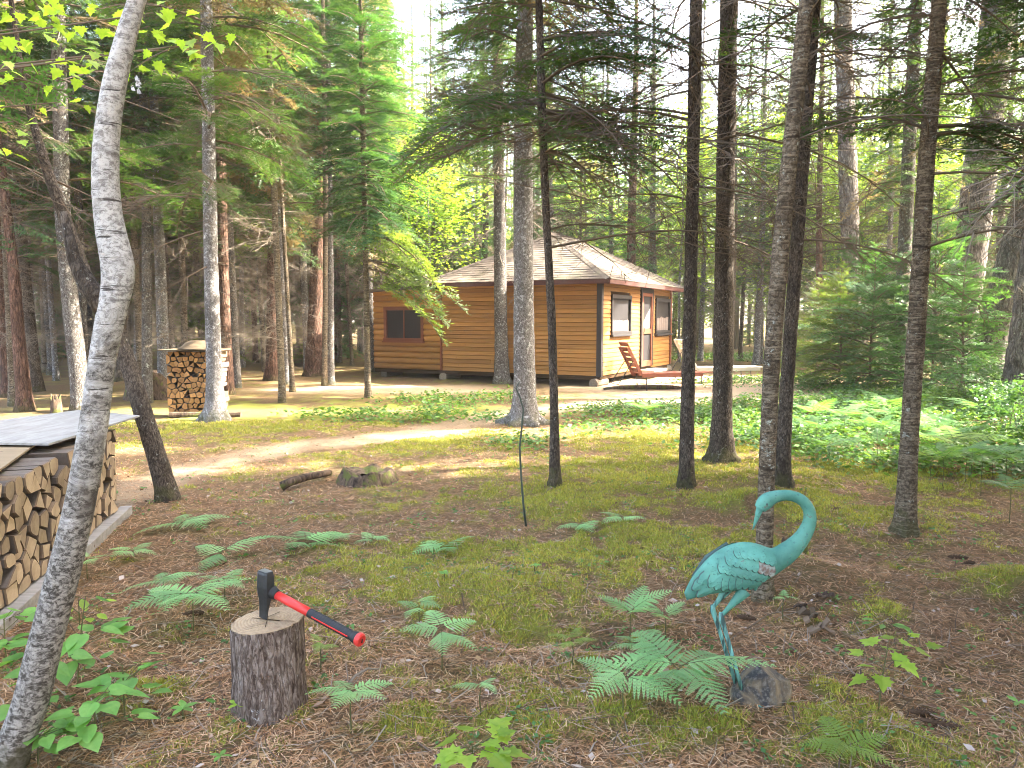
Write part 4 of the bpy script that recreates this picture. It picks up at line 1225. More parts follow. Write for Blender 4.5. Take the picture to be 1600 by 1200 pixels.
# near stack under the plywood
G0, G1 = gp(-110, 1085), gp(186, 812)
dirn = Vector((*(G1 - G0)[:2], 0)); Ln = dirn.length
dirn.normalize()
firewood((G0[0], G0[1], 0), dirn, Ln, .66, .094, 11, M['fw_end'], 'split logs of the plywood-covered stack', cx=1.45, jut=.014, place=
    ['near end of the covered stack', 'under the tan board of the covered stack', 'covered stack left of the birch', 'covered stack behind the birch', 'covered stack right of the birch'])
inw = Vector((-dirn.y, dirn.x, 0))
def runner(off, label):
    a = Vector(G0) + inw * off - dirn * .1; b = a + dirn * (Ln + .25)
    r0 = empty('runner_rail', a); tag(r0, label, 'timber')
    m = MB(); m.bar((0, 0, .04), tuple((b - a) + Vector((0, 0, .04))), .09, .075); m.build('rail', M['grey_wood'], r0, bevel=.004)
runner(-.02, 'grey weathered rail under the front edge of the covered log stack')
runner(.34, 'grey weathered rail under the back of the covered log stack')
def sheet(name, corners, z, th, mat, label):
    P_ = [gp(px, py, zz) for px, py, zz in corners]
    c = sum(P_) / len(P_)
    m = MB(); k = len(P_)
    m.add([tuple(p - c) for p in P_] + [tuple(p - c - np.array([0, 0, th])) for p in P_], [tuple(range(k)), tuple(range(k, 2 * k))[::-1]] + [(i, k + i, k + (i + 1) % k, (i + 1) % k) for i in range(k)])
    o = m.build(name, mat, None, loc=c); tag(o, label, 'board')
sheet('plywood_sheet', [(76, 693, .80), (218, 649, .79), (128, 640, .80), (-70, 665, .80), (-110, 690, .805)], .8, .014, M['ply'], 'weathered grey plywood sheet lying over the far half of the log stack')
sheet('tan_board', [(58, 692, .775), (0, 733, .77), (-150, 830, .76), (-420, 760, .76), (-150, 690, .775)], .78, .012, M['cardboard'], 'tan board lying over the near half of the log stack, under the plywood')
# far stack
S0 = gp(247, 657); 
firewood((S0[0], 12.55, 0), (1, .10), .86, 1.02, .085, 23, M['fw_end_orange'], 'split logs of the small open stack', place=
    ['left edge of the small open stack', 'left of centre in the small open stack', 'right of centre in the small open stack', 'small open stack beside the grey spruce'], z0=.06)
rt = empty('lid_board', (S0[0] + .42, 12.7, 1.10)); tag(rt, 'thin brown board laid on top of the small open log stack', 'board')
m = MB(); m.box((0, 0, .01), (.98, .60, .022)); m.build('plank', M['lid'], rt, bevel=.004)
rt = empty('tub', (S0[0] + .50, 12.65, 1.122)); tag(rt, 'upturned brown round tub on top of the small open log stack', 'tub')
m = MB(); m.tube([(0, 0, 0), (0, 0, .02), (0, 0, .06), (0, 0, .11), (0, 0, .14), (0, 0, .15)], [.33, .31, .25, .20, .13, .05], 20); m.build('shell', M['lid'], rt, smooth=True)
for (x, z) in ((S0[0] + .3, .05),):
    m = MB(); m.tube([(-.25, 0, .05), (.9, .05, .05)], .05, 8); o = m.build('base_pole', M['rot'], None, loc=(x, 12.5, 0)); tag(o, 'dark rotting pole under the front of the small open log stack', 'pole')

# ------------------------------------------------------------------ chopping block and maul
bc = np.array([vp(420, 1040, 3.07)[0], 3.07, 0.0]); bz = gh1(bc[0], bc[1])
block = empty('chopping_block', (bc[0], bc[1], bz)); tag(block, 'upright sawn log with rough bark used as a chopping block', 'chopping block')
BH = .375
n = 64; sv_ = np.linspace(-.05, BH, 44); th = np.arange(n) * 2 * math.pi / n
S, T = np.meshgrid(sv_, th, indexing='ij')
rr = .148 * (1 + .05 * (fbm(np.cos(T) * 1.1 + 3, np.sin(T) * 1.1 + 3, 1.0, 2) - .5)) + .010 * np.clip(.12 - S, 0, 1) / .12
ridge_n = np.abs(fbm(T * 5.2 + 3 * (fbm(T * 2, S * 6, 2.0, 2)), S * 9, .5, 3) - .5) * 2
rr = rr - .016 * np.clip(.35 - ridge_n, 0, 1) + .008 * (fbm(T * 14, S * 40, 7.7, 3) - .5)
# seam continuity
wgt = np.clip(T / .6, 0, 1); rr = rr * wgt + np.roll(rr, 0, 1)[:, -1:] * (1 - wgt)
V = np.stack([rr * np.cos(T), rr * np.sin(T), S + .012 * (np.cos(T)) * (S / BH)], 2).reshape(-1, 3)
idx = np.arange(len(sv_) * n).reshape(len(sv_), n); nxx = np.roll(idx, -1, 1)
Fi = np.stack([idx[:-1], nxx[:-1], nxx[1:], idx[1:]], -1).reshape(-1, 4)
BB = bark_mat('block_bark', (0.05, 0.034, 0.026), (0.18, 0.13, 0.105), (0.34, 0.285, 0.25), (0.50, 0.50, 0.50), (34, 34, 9), 0.66, 1.0, 0.010, k=.95, green=0.0)
bulk('bark', V, Fi, BB, smooth=True, parent=block)
# sawn top, slightly dished with a bark rim
m = MB(); rings = [0, .03, .06, .09, .115, .132]; VV = [(0, 0, BH + .002)]; FF = []
for k, q in enumerate(rings[1:]):
    for j in range(n):
        ro = rr[-1, j] * q / .132 * .97
        VV.append((ro * math.cos(th[j]), ro * math.sin(th[j]), BH + .002 + .012 * math.cos(th[j]) * ro / .148 + .0015 * math.sin(j * 1.7 + k * 2) * (q > .01)))
for j in range(n): FF.append((0, 1 + j, 1 + (j + 1) % n))
for k in range(len(rings) - 2):
    for j in range(n):
        a, b = 1 + k * n + j, 1 + k * n + (j + 1) % n; FF.append((a, a + n, b + n, b))
o_ = len(VV)
for j in range(n): VV.append((rr[-1, j] * math.cos(th[j]), rr[-1, j] * math.sin(th[j]), BH - .004 + .012 * math.cos(th[j])))
for j in range(n):
    a, b = 1 + (len(rings) - 2) * n + j, 1 + (len(rings) - 2) * n + (j + 1) % n; FF.append((a, o_ + j, o_ + (j + 1) % n, b))
m.add(VV, FF); m.build('sawn_top', M['cut_top'], block)

m = MB(); zt = BH + .0045
for k, (xa, ya, xb, yb, w_) in enumerate([(-.075, .03, -.02, .005, .004), (-.02, .005, .06, -.03, .005), (.06, -.03, .125, -.05, .002), (-.02, .005, .03, .07, .0025), (.0, .0, .02, -.09, .002)]):
    d_ = Vector((xb - xa, yb - ya, 0)).normalized(); q_ = Vector((-d_.y, d_.x, 0)) * w_
    za = zt + .012 * xa / .148; zb = zt + .012 * xb / .148
    m.add([(xa - q_.x * .4, ya - q_.y * .4, za + k * .0004), (xb - q_.x, yb - q_.y, zb + k * .0004), (xb + q_.x, yb + q_.y, zb + k * .0004), (xa + q_.x * .4, ya + q_.y * .4, za + k * .0004)], [(0, 1, 2, 3)])
m.build('crack', M['sheathing'], block)
maul = empty('splitting_maul', tuple(vp(411, 962, 3.06))); tag(maul, 'splitting maul with red and black handle stuck upright in the chopping block', 'splitting maul')
mo = np.array(maul.location)
yh = 3.06
H0 = vp(424, 925, yh) - mo; H1 = vp(563, 1000, 2.80) - mo
hd = Vector(H1 - H0).normalized()
# head: poll at the top, wedge blade down
up = Vector((vp(416, 893, yh) - vp(412, 966, yh))).normalized()
hx = Vector(hd - up * hd.dot(up)).normalized(); hy = up.cross(hx)
def hp(a, b, c): return tuple(up * a + hx * b + hy * c)   # a: up from blade tip, b: towards the handle side, c: thickness
hh = .188
secs = [(-.012, .026, -.022, .0015), (.03, .026, -.020, .007), (.07, .030, -.020, .014), (.095, .036, -.024, .021), (.125, .036, -.026, .026), (.15, .034, -.028, .025), (.178, .030, -.030, .023), (.188, .027, -.027, .020)]
V = []; FF = []
for (a, bf, bb, t_) in secs:
    V += [hp(a, bf, -t_ * .75), hp(a, bf, t_ * .75), hp(a, bf * .6, t_), hp(a, bb * .6, t_), hp(a, bb, t_ * .7), hp(a, bb, -t_ * .7), hp(a, bb * .6, -t_), hp(a, bf * .6, -t_)]
for i in range(len(secs) - 1):
    for j in range(8):
        a, b = i * 8 + j, i * 8 + (j + 1) % 8; FF.append((a, b, b + 8, a + 8))
FF.append(tuple(range(8))[::-1]); FF.append(tuple(range((len(secs) - 1) * 8, len(secs) * 8)))
m = MB(); m.add(V, FF); m.build('head', M['iron'], maul, bevel=.002)
m = MB(); t_ = .0175
m.add([hp(.1895, .023, -t_), hp(.1895, .023, t_), hp(.1895, -.024, t_), hp(.1895, -.024, -t_)], [(0, 1, 2, 3)]); m.build('striking_face', M['steel'], maul)
H0v = Vector(H0)
m = MB(); m.tube([H0v - hd * .02, H0v + hd * .005, H0v + hd * .03, H0v + hd * .036], [.030, .028, .021, .018], 14); m.build('collar', M['rubber'], maul, smooth=True)
Lh = Vector(H1 - H0).length
m = MB(); m.tube([H0v + hd * .03, H0v + hd * .1, H0v + hd * (Lh * .45)], [.0175, .0185, .0175], 16, sq=.85); m.build('handle', M['red'], maul, smooth=True)
a0 = Lh * .45; pts = []; rad = []
k = 60
for i in range(k + 1):
    u = i / k; q = a0 + (Lh - .012 - a0) * u
    pts.append(H0v + hd * q)
    rad.append(.0185 + .002 * (u > .9) + (.0014 * math.sin(i * 2.1) if .12 < u < .85 else 0) + (.003 * max(0, (u - .85) / .15)))
m = MB(); m.tube(pts, rad, 16, sq=.85); m.build('grip', M['rubber'], maul, smooth=True)
m = MB(); sid = hd.cross(Vector((0, 0, 1))).normalized()
for sg in (1, -1): m.bar(tuple(H0v + hd * (a0 + .03) + sid * sg * .0175), tuple(H0v + hd * (Lh - .05) + sid * sg * .0175), .004, .004)
m.build('grip_stripe', M['red'], maul)
m = MB(); e = H0v + hd * (Lh - .014); m.tube([e, e + hd * .004, e + hd * .016, e + hd * .022], [.023, .026, .026, .021], 18); m.build('end_cap', M['red'], maul, bevel=.0015, smooth=False)
m = MB(); m.box(tuple(e + hd * .0235), (.003, .004, .016), hd.to_track_quat('X', 'Z').to_matrix()); m.build('hanging_slot', M['rubber'], maul)

# ------------------------------------------------------------------ teal garden crane
YC = 3.12
cb = vp(1165, 1092, YC); cb[2] = gh1(cb[0], cb[1])
crane = empty('garden_crane', cb); tag(crane, 'teal verdigris metal crane statue with curled neck, standing behind a rock', 'garden statue')
def cp(px, py, dy=0.0): return Vector(vp(px, py, YC) - cb) + Vector((0, dy, 0))
def loft(secs, n=20, name='body', mat=None, cap=True):
    """secs: (top px,py),(bottom px,py), half thickness in m"""
    V = []; FF = []
    for (t0, t1), (b0, b1), hwid in secs:
        T_, Bm = cp(t0, t1), cp(b0, b1); c = (T_ + Bm) / 2; h_ = (T_ - Bm) / 2
        for j in range(n):
            a = 2 * math.pi * j / n
            V.append(tuple(c + h_ * math.cos(a) + Vector((0, -1, 0)) * math.sin(a) * hwid))
    k = len(secs)
    for i in range(k - 1):
        for j in range(n):
            a, b = i * n + j, i * n + (j + 1) % n; FF.append((a, b, b + n, a + n))
    FF.append(tuple(range(n))); FF.append(tuple(range((k - 1) * n, k * n))[::-1])
    m = MB(); m.add(V, FF)
    o = m.build(name, mat or M['verdigris'], crane, smooth=True)
    return o
# body + neck + head in one continuous skin
neck = [(1226, 866, 17.5), (1238, 857, 15), (1250, 845, 13), (1260, 830, 11.5), (1266, 815, 10.5), (1266, 801, 9.8), (1261, 789, 9.3), (1252, 780, 9), (1240, 775, 8.6), (1227, 773, 8.4), (1214, 775, 9), (1205, 778, 11), (1197, 783, 12.5), (1191, 789, 11.5), (1187, 795, 8.5)]
body = [((1069, 926), (1073, 938), .004), ((1078, 905), (1098, 930), .018), ((1093, 886), (1118, 927), .036), ((1110, 868), (1136, 925), .052), ((1128, 856), (1154, 922), .064), ((1146, 849), (1171, 917), .070),
        ((1163, 846), (1188, 910), .068), ((1180, 848), (1204, 902), .060), ((1194, 853), (1218, 893), .050), ((1207, 859), (1230, 884), .040)]
pxm = YC / F
secs = list(body)
for i, (x, y, r) in enumerate(neck):
    x2, y2 = neck[min(i + 1, len(neck) - 1)][:2]; x1, y1 = neck[max(i - 1, 0)][:2]
    dx, dy = x2 - x1, y2 - y1; l = math.hypot(dx, dy); nx_, ny_ = dy / l, -dx / l     # left-hand normal: stays on the inner side
    secs.append(((x + -abs(0) + nx_ * r, y + ny_ * r), (x - nx_ * r, y - ny_ * r), r * pxm * .95))
ob = loft(secs, 22, 'body')
sm = ob.modifiers.new('sub', 'SUBSURF'); sm.levels = 1; sm.render_levels = 1
m = MB(); a, b = cp(1188, 793), cp(1176, 828)
m.tube([a, a.lerp(b, .35), a.lerp(b, .8), b], [.0175, .0115, .005, .0015], 10, sq=.7); m.build('beak', M['verdigris'], crane, smooth=True)
for sg in (-1, 1):
    m = MB(); c = cp(1195, 785.5, sg * .027)
    m.tube([c, c + Vector((0, sg * .0045, 0))], [.0058, .004], 10); m.build('eye', M['verdigris_dark'], crane)
# feathers: thin scalloped plates following the flank
def flank(px, py):
    """depth of the body side at this point (towards the viewer)"""
    best = None
    for i in range(len(body) - 1):
        (t0, b0, w0), (t1, b1, w1) = body[i], body[i + 1]
        c0 = ((t0[0] + b0[0]) / 2, (t0[1] + b0[1]) / 2); c1 = ((t1[0] + b1[0]) / 2, (t1[1] + b1[1]) / 2)
        for u in (0, .25, .5, .75):
            tt = (t0[0] + (t1[0] - t0[0]) * u, t0[1] + (t1[1] - t0[1]) * u); bb = (b0[0] + (b1[0] - b0[0]) * u, b0[1] + (b1[1] - b0[1]) * u); w_ = w0 + (w1 - w0) * u
            ax, ay = bb[0] - tt[0], bb[1] - tt[1]; l2 = ax * ax + ay * ay
            v_ = ((px - tt[0]) * ax + (py - tt[1]) * ay) / l2
            dist = abs((px - tt[0]) * ay - (py - tt[1]) * ax) / math.sqrt(l2)
            if best is None or dist < best[0]: best = (dist, v_, w_)
    v_ = min(.995, max(.005, best[1])); s_ = 2 * v_ - 1
    return best[2] * math.sqrt(max(0, 1 - s_ * s_))
def feather(px, py, L, W, ang, lift, mat='verdigris', name='feather', pointed=False):
    """plate rooted at (px,py), pointing along ang (deg, picture sense), both flanks get one"""
    a = R(ang); dx, dy = math.cos(a), math.sin(a); ox, oy = -dy, dx
    for sg in (-1, 1):
        out = []
        K = 9
        for i in range(K + 1):
            ph = math.pi * i / K
            if pointed: u, v_ = .45 + .55 * math.sin(ph) ** .8, math.cos(ph) * (1 if math.sin(ph) < .6 else .8)
            else: u, v_ = .5 + .5 * math.sin(ph), math.cos(ph)
            out.append((px + dx * L * u + ox * W / 2 * v_, py + dy * L * u + oy * W / 2 * v_))
        out += [(px - ox * W / 2 * .9, py - oy * W / 2 * .9), (px + ox * W / 2 * .9, py + oy * W / 2 * .9)]
        V = []
        for (x, y) in out:
            q = ((x - px) * dx + (y - py) * dy) / L
            V.append(tuple(cp(x, y, sg * (flank(x, y) + .005 + 2.0 * lift * max(0, q)))))
        cc = (sum(p[0] for p in out) / len(out), sum(p[1] for p in out) / len(out))
        V.append(tuple(cp(cc[0], cc[1], sg * (flank(*cc) + .010 + lift * .8))))
        k = len(out)
        V += [(v[0] + (v[0] - V[k][0]) * (.16 if i < k - 2 else 0), v[1] - sg * .005, v[2] + (v[2] - V[k][2]) * (.16 if i < k - 2 else 0)) for i, v in enumerate(V[:k])]  # flared dark rim: shade in the gap under each feather edge, painted on
        FF = [(i, (i + 1) % k, k) for i in range(k)] + [(i, k + 1 + i, k + 1 + (i + 1) % k, (i + 1) % k) for i in range(k - 3)]
        if sg > 0: FF = [f[::-1] for f in FF]
        m = MB(); m.add(V, FF[:k]); m.m = [0] * k; m.f += [tuple(f) for f in FF[k:]]; m.m += [1] * k; o = m.build(name, [M[mat], M['verdigris_dark']], crane)
        if mat == 'rust': o['label'] = 'bare rusty feather with the paint gone'
for i, (x, y) in enumerate([(1098, 918), (1092, 908), (1101, 899)]): feather(x + 14, y - 12, 34, 17, 135 + 4 * i, .004, name='tail_feather', pointed=True)
for i in range(8):       # long flight feathers along the lower wing
    u = i / 7; feather(1118 + 62 * u, 885 + 2 * u, 30 + 3 * math.sin(i), 15, 118 - 22 * u, .007, name='flight_feather', pointed=True)
for i in range(8):
    u = i / 7; feather(1127 + 58 * u, 868 + 9 * u + 4 * u * u, 21, 13.5, 108 - 20 * u, .006)
for i in range(8):
    u = i / 7; feather(1137 + 60 * u, 857 + 9 * u + 9 * u * u, 19, 13, 104 - 18 * u, .006, 'rust' if i in (5, 6, 7) else 'verdigris')
for i in range(7):
    u = i / 6; feather(1150 + 50 * u, 852 + 12 * u * u, 13, 12.5, 110 - 20 * u, .005)
m = MB(); m.tube([cp(1140, 852, .03), cp(1108, 876, .045), cp(1084, 904, .03)], [.008, .011, .004], 8, sq=.4); m.build('far_wing_edge', M['verdigris_dark'], crane, smooth=True)
# legs
def leg(kx, ky, tx, ty, fx, fy, dy, name='leg', mat='verdigris_leg'):
    m = MB(); m.tube([cp(tx, ty, dy), cp((tx * 2 + kx) / 3, (ty * 2 + ky) / 3, dy), cp((tx + 2 * kx) / 3, (ty + 2 * ky) / 3, dy), cp(kx, ky, dy)], [.034, .024, .013, .009], 10, sq=.8)
    m.build('thigh', M['verdigris'] if dy < 0 else M['verdigris_leg'], crane, smooth=True)
    m = MB(); m.tube([cp(kx, ky - 5, dy), cp(kx, ky + 3, dy), cp(kx + .25 * (fx - kx), ky + .25 * (fy - ky), dy), cp(fx, fy, dy)], [.010, .0125, .0085, .009], 8)
    for q in (-1, 1): m.tube([cp(kx + q * 1.5, ky, dy - .006), cp(fx + q * 1.5, fy, dy - .006)], .0032, 5)
    m.build(name, M[mat], crane, smooth=True)
    m = MB()
    base_ = cp(fx, fy, dy)
    for q in (-35, 0, 35): m.tube([base_, base_ + Vector((math.cos(R(q)) * .03, math.sin(R(q)) * .03, .005)), base_ + Vector((math.cos(R(q)) * .075, math.sin(R(q)) * .075, -.004))], [.009, .007, .003], 6)
    m.build('foot', M['verdigris_leg'], crane, smooth=True)
leg(1124, 958, 1161, 918, 1161, 1091, -.03)
leg(1117, 955, 1146, 916, 1155, 1080, .035)

def rock(name, label, px, py, w, hgt, dpt, seed, mat, cat='rock', yofs=.0, sink=.03, rot=0.0, cuts=11):
    b = gp(px, py); b[1] += yofs; b[2] = gh1(b[0], b[1]) - sink
    r_ = random.Random(seed)
    planes = []
    for _ in range(cuts):
        v = Vector((r_.uniform(-1, 1), r_.uniform(-1, 1), r_.uniform(-.1, 1))).normalized(); planes.append((v, r_.uniform(.50, .86)))
    N = 28; V = []; FF = []
    for i in range(N + 1):
        ph = math.pi * i / N
        for j in range(N):
            th_ = 2 * math.pi * j / N
            d_ = Vector((math.sin(ph) * math.cos(th_), math.sin(ph) * math.sin(th_), math.cos(ph)))
            q = 1.0
            for v, dist in planes:
                dt = d_.dot(v)
                if dt > 1e-3: q = min(q, dist / dt)
            q *= 1 + .05 * (float(fbm(np.array([d_.x * 4 + 9]), np.array([d_.y * 4 + 9]), np.array([d_.z * 4 + seed]))[0]) - .5)
            V.append((d_.x * q * w / 2, d_.y * q * dpt / 2, max(0, (d_.z * q * .62 + .38)) * hgt))
    for i in range(N):
        for j in range(N):
            a, b2 = i * N + j, i * N + (j + 1) % N; FF.append((a, a + N, b2 + N, b2))
    m = MB(); m.add(V, FF); o = m.build(name, mat, None, loc=b, rz=rot); tag(o, label, cat)
    return o
rock('rock', 'grey and tan angular rock at the feet of the teal crane', 1195, 1106, .27, .22, .19, 9, M['rock'], yofs=.06, sink=.02)

# ------------------------------------------------------------------ ferns and seedlings
def frond_mesh(name, seed, mat, pairs=12, wid=.42):
    """flat bipinnate frond, 1 m long along +X"""
    r_ = np.random.RandomState(seed); nb = NB()
    def P(s): return np.array([s, 0, .08 * math.sin(s * 2.4) - .14 * s * s])
    tube3(nb, [P(s) for s in np.linspace(0, 1, 6)], .006, .002, 0)
    for i in range(pairs):
        s = .12 + .86 * i / pairs; p = P(s)
        L = wid * (1 - (s - .12) / .9) ** .85 * (.55 + .45 * min(1, (s - .05) * 6))
        for sg in (-1, 1):
            a = sg * R(66 + r_.uniform(-4, 4) - 14 * s)
            d_ = np.array([math.cos(a), math.sin(a), -.10 + r_.uniform(-.06, .06)])
            sd_ = np.array([-math.sin(a), math.cos(a), 0.0])
            k = max(3, int(L / .026)); V = []; Fi = []
            for j in range(k):
                q = (j + .4) / k; c = p + d_ * L * q + np.array([0, 0, -.10 * L * q * q])
                l2 = (.012 + .025 * min(1, L / .3)) * (1 - q ** 2.0) + .004; w_ = L / k * .50
                for s2 in (-1, 1):
                    dr = sd_ * s2 * .93 + d_ * .38
                    b0 = len(V); tip = c + dr * l2 + np.array([0, 0, -.12 * l2]); md = c + dr * l2 * .5 + np.array([0, 0, .05 * l2])
                    V += [c - d_ * w_ * .8, md - d_ * w_, tip, md + d_ * w_, c + d_ * w_ * .6]
                    Fi += [(b0, b0 + 1, b0 + 4), (b0 + 1, b0 + 3, b0 + 4), (b0 + 1, b0 + 2, b0 + 3)]
            nb.add(V, Fi, 1)
    V, Fi, Mi = nb.arrays()
    return bulk(name, V, Fi, [M['stem'], mat], mi=Mi, mesh_only=True)
FRY = [frond_mesh('frond', 7 + s, M['fern_yellow']) for s in range(2)]
FR = [frond_mesh('frond', s, M['fern']) for s in range(4)]
FRB = [frond_mesh('bracken_frond', 20 + s, M['bracken']) for s in range(3)]
def fern(px, py, wpx, label, n=3, hgt=None, lib=None, seed=0, tilt=0, spread=(0, 360)):
    """px,py: centre of the fronds in the picture; the stem stands under it"""
    r_ = random.Random(seed * 7 + px)
    hgt = .14 if hgt is None else hgt
    c = gp(px, py, hgt); x, y = c[0], c[1]
    y2 = y; g = gh1(x, y2)
    root = empty('fern', (x, y2, g)); tag(root, label, 'fern')
    L = wpx / F * y / 2 / .80
    m = MB(); m.tube([(0, 0, -.01), (r_.uniform(-.01, .01), .0, hgt * .5), (0, 0, hgt - g)], [.0035, .003, .002], 5); m.build('stem', M['stem'], root)
    a0 = r_.uniform(0, 360)
    for i in range(n):
        az = R(spread[0] + (spread[1] - spread[0]) * (i + r_.uniform(-.18, .18)) / n + (a0 if spread == (0, 360) else 0))
        o = inst('frond', r_.choice(lib or FR), root, (0, 0, hgt - g + r_.uniform(-.02, .02)), (0, 0, 0), L * r_.uniform(.8, 1.1))
        o.rotation_mode = 'QUATERNION'
        o.rotation_quaternion = (Matrix.Rotation(az, 3, 'Z') @ Matrix.Rotation(-R(r_.uniform(-6, 12) + tilt), 3, 'Y') @ Matrix.Rotation(r_.uniform(-.25, .25), 3, 'X')).to_quaternion()
ferns = [
 (290, 815, 110, 'small feathery fern right of the leaning dark stem foot', 3), (346, 864, 120, 'long flat fern above the chopping block, left of the maul', 2),
 (208, 862, 70, 'small fern between the covered log stack and the long flat fern', 3), (135, 872, 60, 'fern against the grey rail end behind the birch', 3),
 (300, 930, 150, 'dense pale fern left of the chopping block', 5), (255, 905, 90, 'fern overlapping the dense pale fern from the left', 3), (350, 905, 80, 'small fern touching the dense pale fern on its right', 3),
 (478, 848, 110, 'fern on moss behind the maul head', 4), (520, 838, 70, 'slim fern right beside the one behind the maul head', 3), (582, 840, 60, 'small fern in the middle of the litter, right of the maul', 3),
 (690, 855, 90, 'low fern beside the pale fallen leaf', 3), (905, 822, 70, 'small fern at the right of the thin bent wire', 3), (972, 808, 60, 'small fern on moss behind the tall fern group', 3),
 (655, 945, 70, 'upper fern of the pair on the bare litter in the centre', 3), (690, 985, 105, 'lower spreading fern of the pair on the bare litter', 4),
 (985, 960, 95, 'upright fern left of the crane tail', 4), (1040, 962, 70, 'fern with upright fronds under the crane tail', 3), (1005, 1000, 100, 'middle fern of the large group beside the crane', 4),
 (1060, 1045, 190, 'largest fern, spreading over the ground left of the crane foot', 5), (975, 1050, 130, 'fern tip group left of the largest fern', 3), (893, 1000, 60, 'small yellow-green fern left of the fern group', 3),
 (548, 1078, 110, 'fern beside the curved dead twig right of the chopping block', 4), (500, 1005, 50, 'yellow fern just behind the maul handle', 2), (752, 1068, 70, 'tiny fern alone on brown needles below the fern pair', 2),
 (1318, 1160, 130, 'bright flat fern lying on moss near the bottom right', 4), (1225, 930, 40, 'tiny fern behind the crane breast', 2)]
for i, (x, y, w_, lb, n_) in enumerate(ferns):
    fern(x, y, w_ * (1.25 if 860 < x < 1100 and y > 900 else 1.12), lb, n_ + 1, hgt=.05 if 'flat' in lb or y < 870 else (.19 if w_ > 90 else .13), lib=FRY if ('yellow' in lb or 'bright' in lb) else FR, seed=i, tilt=25 if 'upright' in lb else 0)
for i, (x, y, w_, lb) in enumerate([(1490, 690, 130, 'bright arching bracken right of the banded fir'), (1455, 712, 90, 'bracken at the foot of the bright arching one'), (1390, 672, 90, 'bracken left of the banded fir among ground cover'),
        (1535, 640, 120, 'bracken below the massive leaning pine'), (1320, 650, 90, 'bracken behind the two leaning stems on the right'), (1010, 640, 60, 'bracken clump by the sunny clearing edge'), (1580, 760, 100, 'bracken at the right edge above the bare litter')]):
    fern(x, y, w_, lb, 6, hgt=.30, seed=50 + i, lib=FRY if 'bright' in lb else FRB, tilt=12)

r_b = random.Random(91)
for i in range(22):
    px, py = r_b.uniform(1240, 1610), r_b.uniform(628, 735)
    n_before = set(bpy.data.objects.keys())
    fern(px, py, r_b.uniform(55, 110), 'leafy bracken standing in the green cover behind the banded fir', 5, hgt=r_b.uniform(.16, .32), seed=100 + i, tilt=r_b.uniform(5, 30), lib=FRB)
    for nm_ in set(bpy.data.objects.keys()) - n_before:
        if bpy.data.objects[nm_].get('category') == 'fern': bpy.data.objects[nm_]['group'] = 'brackens in the green cover on the right'
def leaf_mesh(name, kind, mat):
    if kind == 'maple':
        out = [(0, 0), (.10, -.10), (.02, -.34), (.20, -.30), (.30, -.52), (.42, -.34), (.58, -.36), (.60, -.20), (.78, -.14), (1.0, 0), (.78, .14), (.60, .20), (.58, .36), (.42, .34), (.30, .52), (.20, .30), (.02, .34), (.10, .10)]
    elif kind == 'heart': out = [(0, 0), (-.05, -.18), (.06, -.36), (.28, -.42), (.52, -.34), (.78, -.16), (1, 0), (.78, .16), (.52, .34), (.28, .42), (.06, .36), (-.05, .18)]
    else: out = [(0, 0), (.2, -.16), (.5, -.24), (.8, -.13), (1, 0), (.8, .13), (.5, .24), (.2, .16)]
    k = len(out); V = [(x, y, .10 * abs(y) - .12 * x * x) for x, y in out]; mid = [(.35, 0, -.02), (.65, 0, -.06)]
    V += mid; FF = []
    for i in range(k):
        a, b = i, (i + 1) % k; mx = (out[a][0] + out[b][0]) / 2
        FF.append((a, b, k + (1 if mx > .5 else 0)))
    FF.append((0, k, k + 1)) if False else None
    # close the fan between the two centres
    top = max(range(k), key=lambda i: (out[i][1] > 0) * (1 - abs(out[i][0] - .5)))
    for i in range(k):
        a, b = i, (i + 1) % k
        m1 = (out[(a - 1) % k][0] + out[a][0]) / 2 > .5; m2 = (out[a][0] + out[b][0]) / 2 > .5
        if m1 != m2: FF.append((a, k, k + 1) if m1 else (a, k + 1, k))
    me = MB(); me.add(V, FF); return me.mesh(name, mat, smooth=False)
LM_M = leaf_mesh('leaf', 'maple', M['leaf_maple']); LM_H = leaf_mesh('leaf', 'heart', M['leaf_green']); LM_S = leaf_mesh('leaf', 'simple', M['leaf_green']); LM_SB = leaf_mesh('leaf', 'simple', M['leaf_maple'])
def put_leaf(mesh, root, p, az, size, tilt=0.0, roll=0.0):
    o = inst('leaf', mesh, root, p, (0, 0, 0), size); o.rotation_mode = 'QUATERNION'
    o.rotation_quaternion = (Matrix.Rotation(az, 3, 'Z') @ Matrix.Rotation(-tilt, 3, 'Y') @ Matrix.Rotation(roll, 3, 'X')).to_quaternion()
def seedling(name, px, py, label, leaves, mat_leaf, hgt, size, seed, cat='plant', spread=.0, whorl=False, lean=(0, 0), q0=.25):
    r_ = random.Random(seed); b = gp(px, py); g = gh1(b[0], b[1]); root = empty(name, (b[0], b[1], g)); tag(root, label, cat)
    m = MB(); m.tube([(0, 0, -.02), (lean[0] * .4, lean[1] * .4, hgt * .5), (lean[0], lean[1], hgt)], [.004, .003, .002], 5)
    for i in range(leaves):
        if whorl: az = 2 * math.pi * i / leaves + seed; z = hgt; r0 = 0; p = Vector((0, 0, z))
        else:
            az = r_.uniform(0, 6.28); q = r_.uniform(q0, 1); z = hgt * q; r0 = spread * r_.uniform(.3, 1)
            st = Vector((lean[0] * q, lean[1] * q, z)); p = st + Vector((math.cos(az) * r0, math.sin(az) * r0, .03))
            m.tube([st, p], .0014, 4, cap=False)
        put_leaf(mat_leaf, root, p, az + (0 if whorl else r_.uniform(-.5, .5)), size * r_.uniform(.75, 1.15), R(r_.uniform(-25, 15)) if not whorl else R(8), r_.uniform(-.3, .3))
    m.build('stem', M['stem'], root)
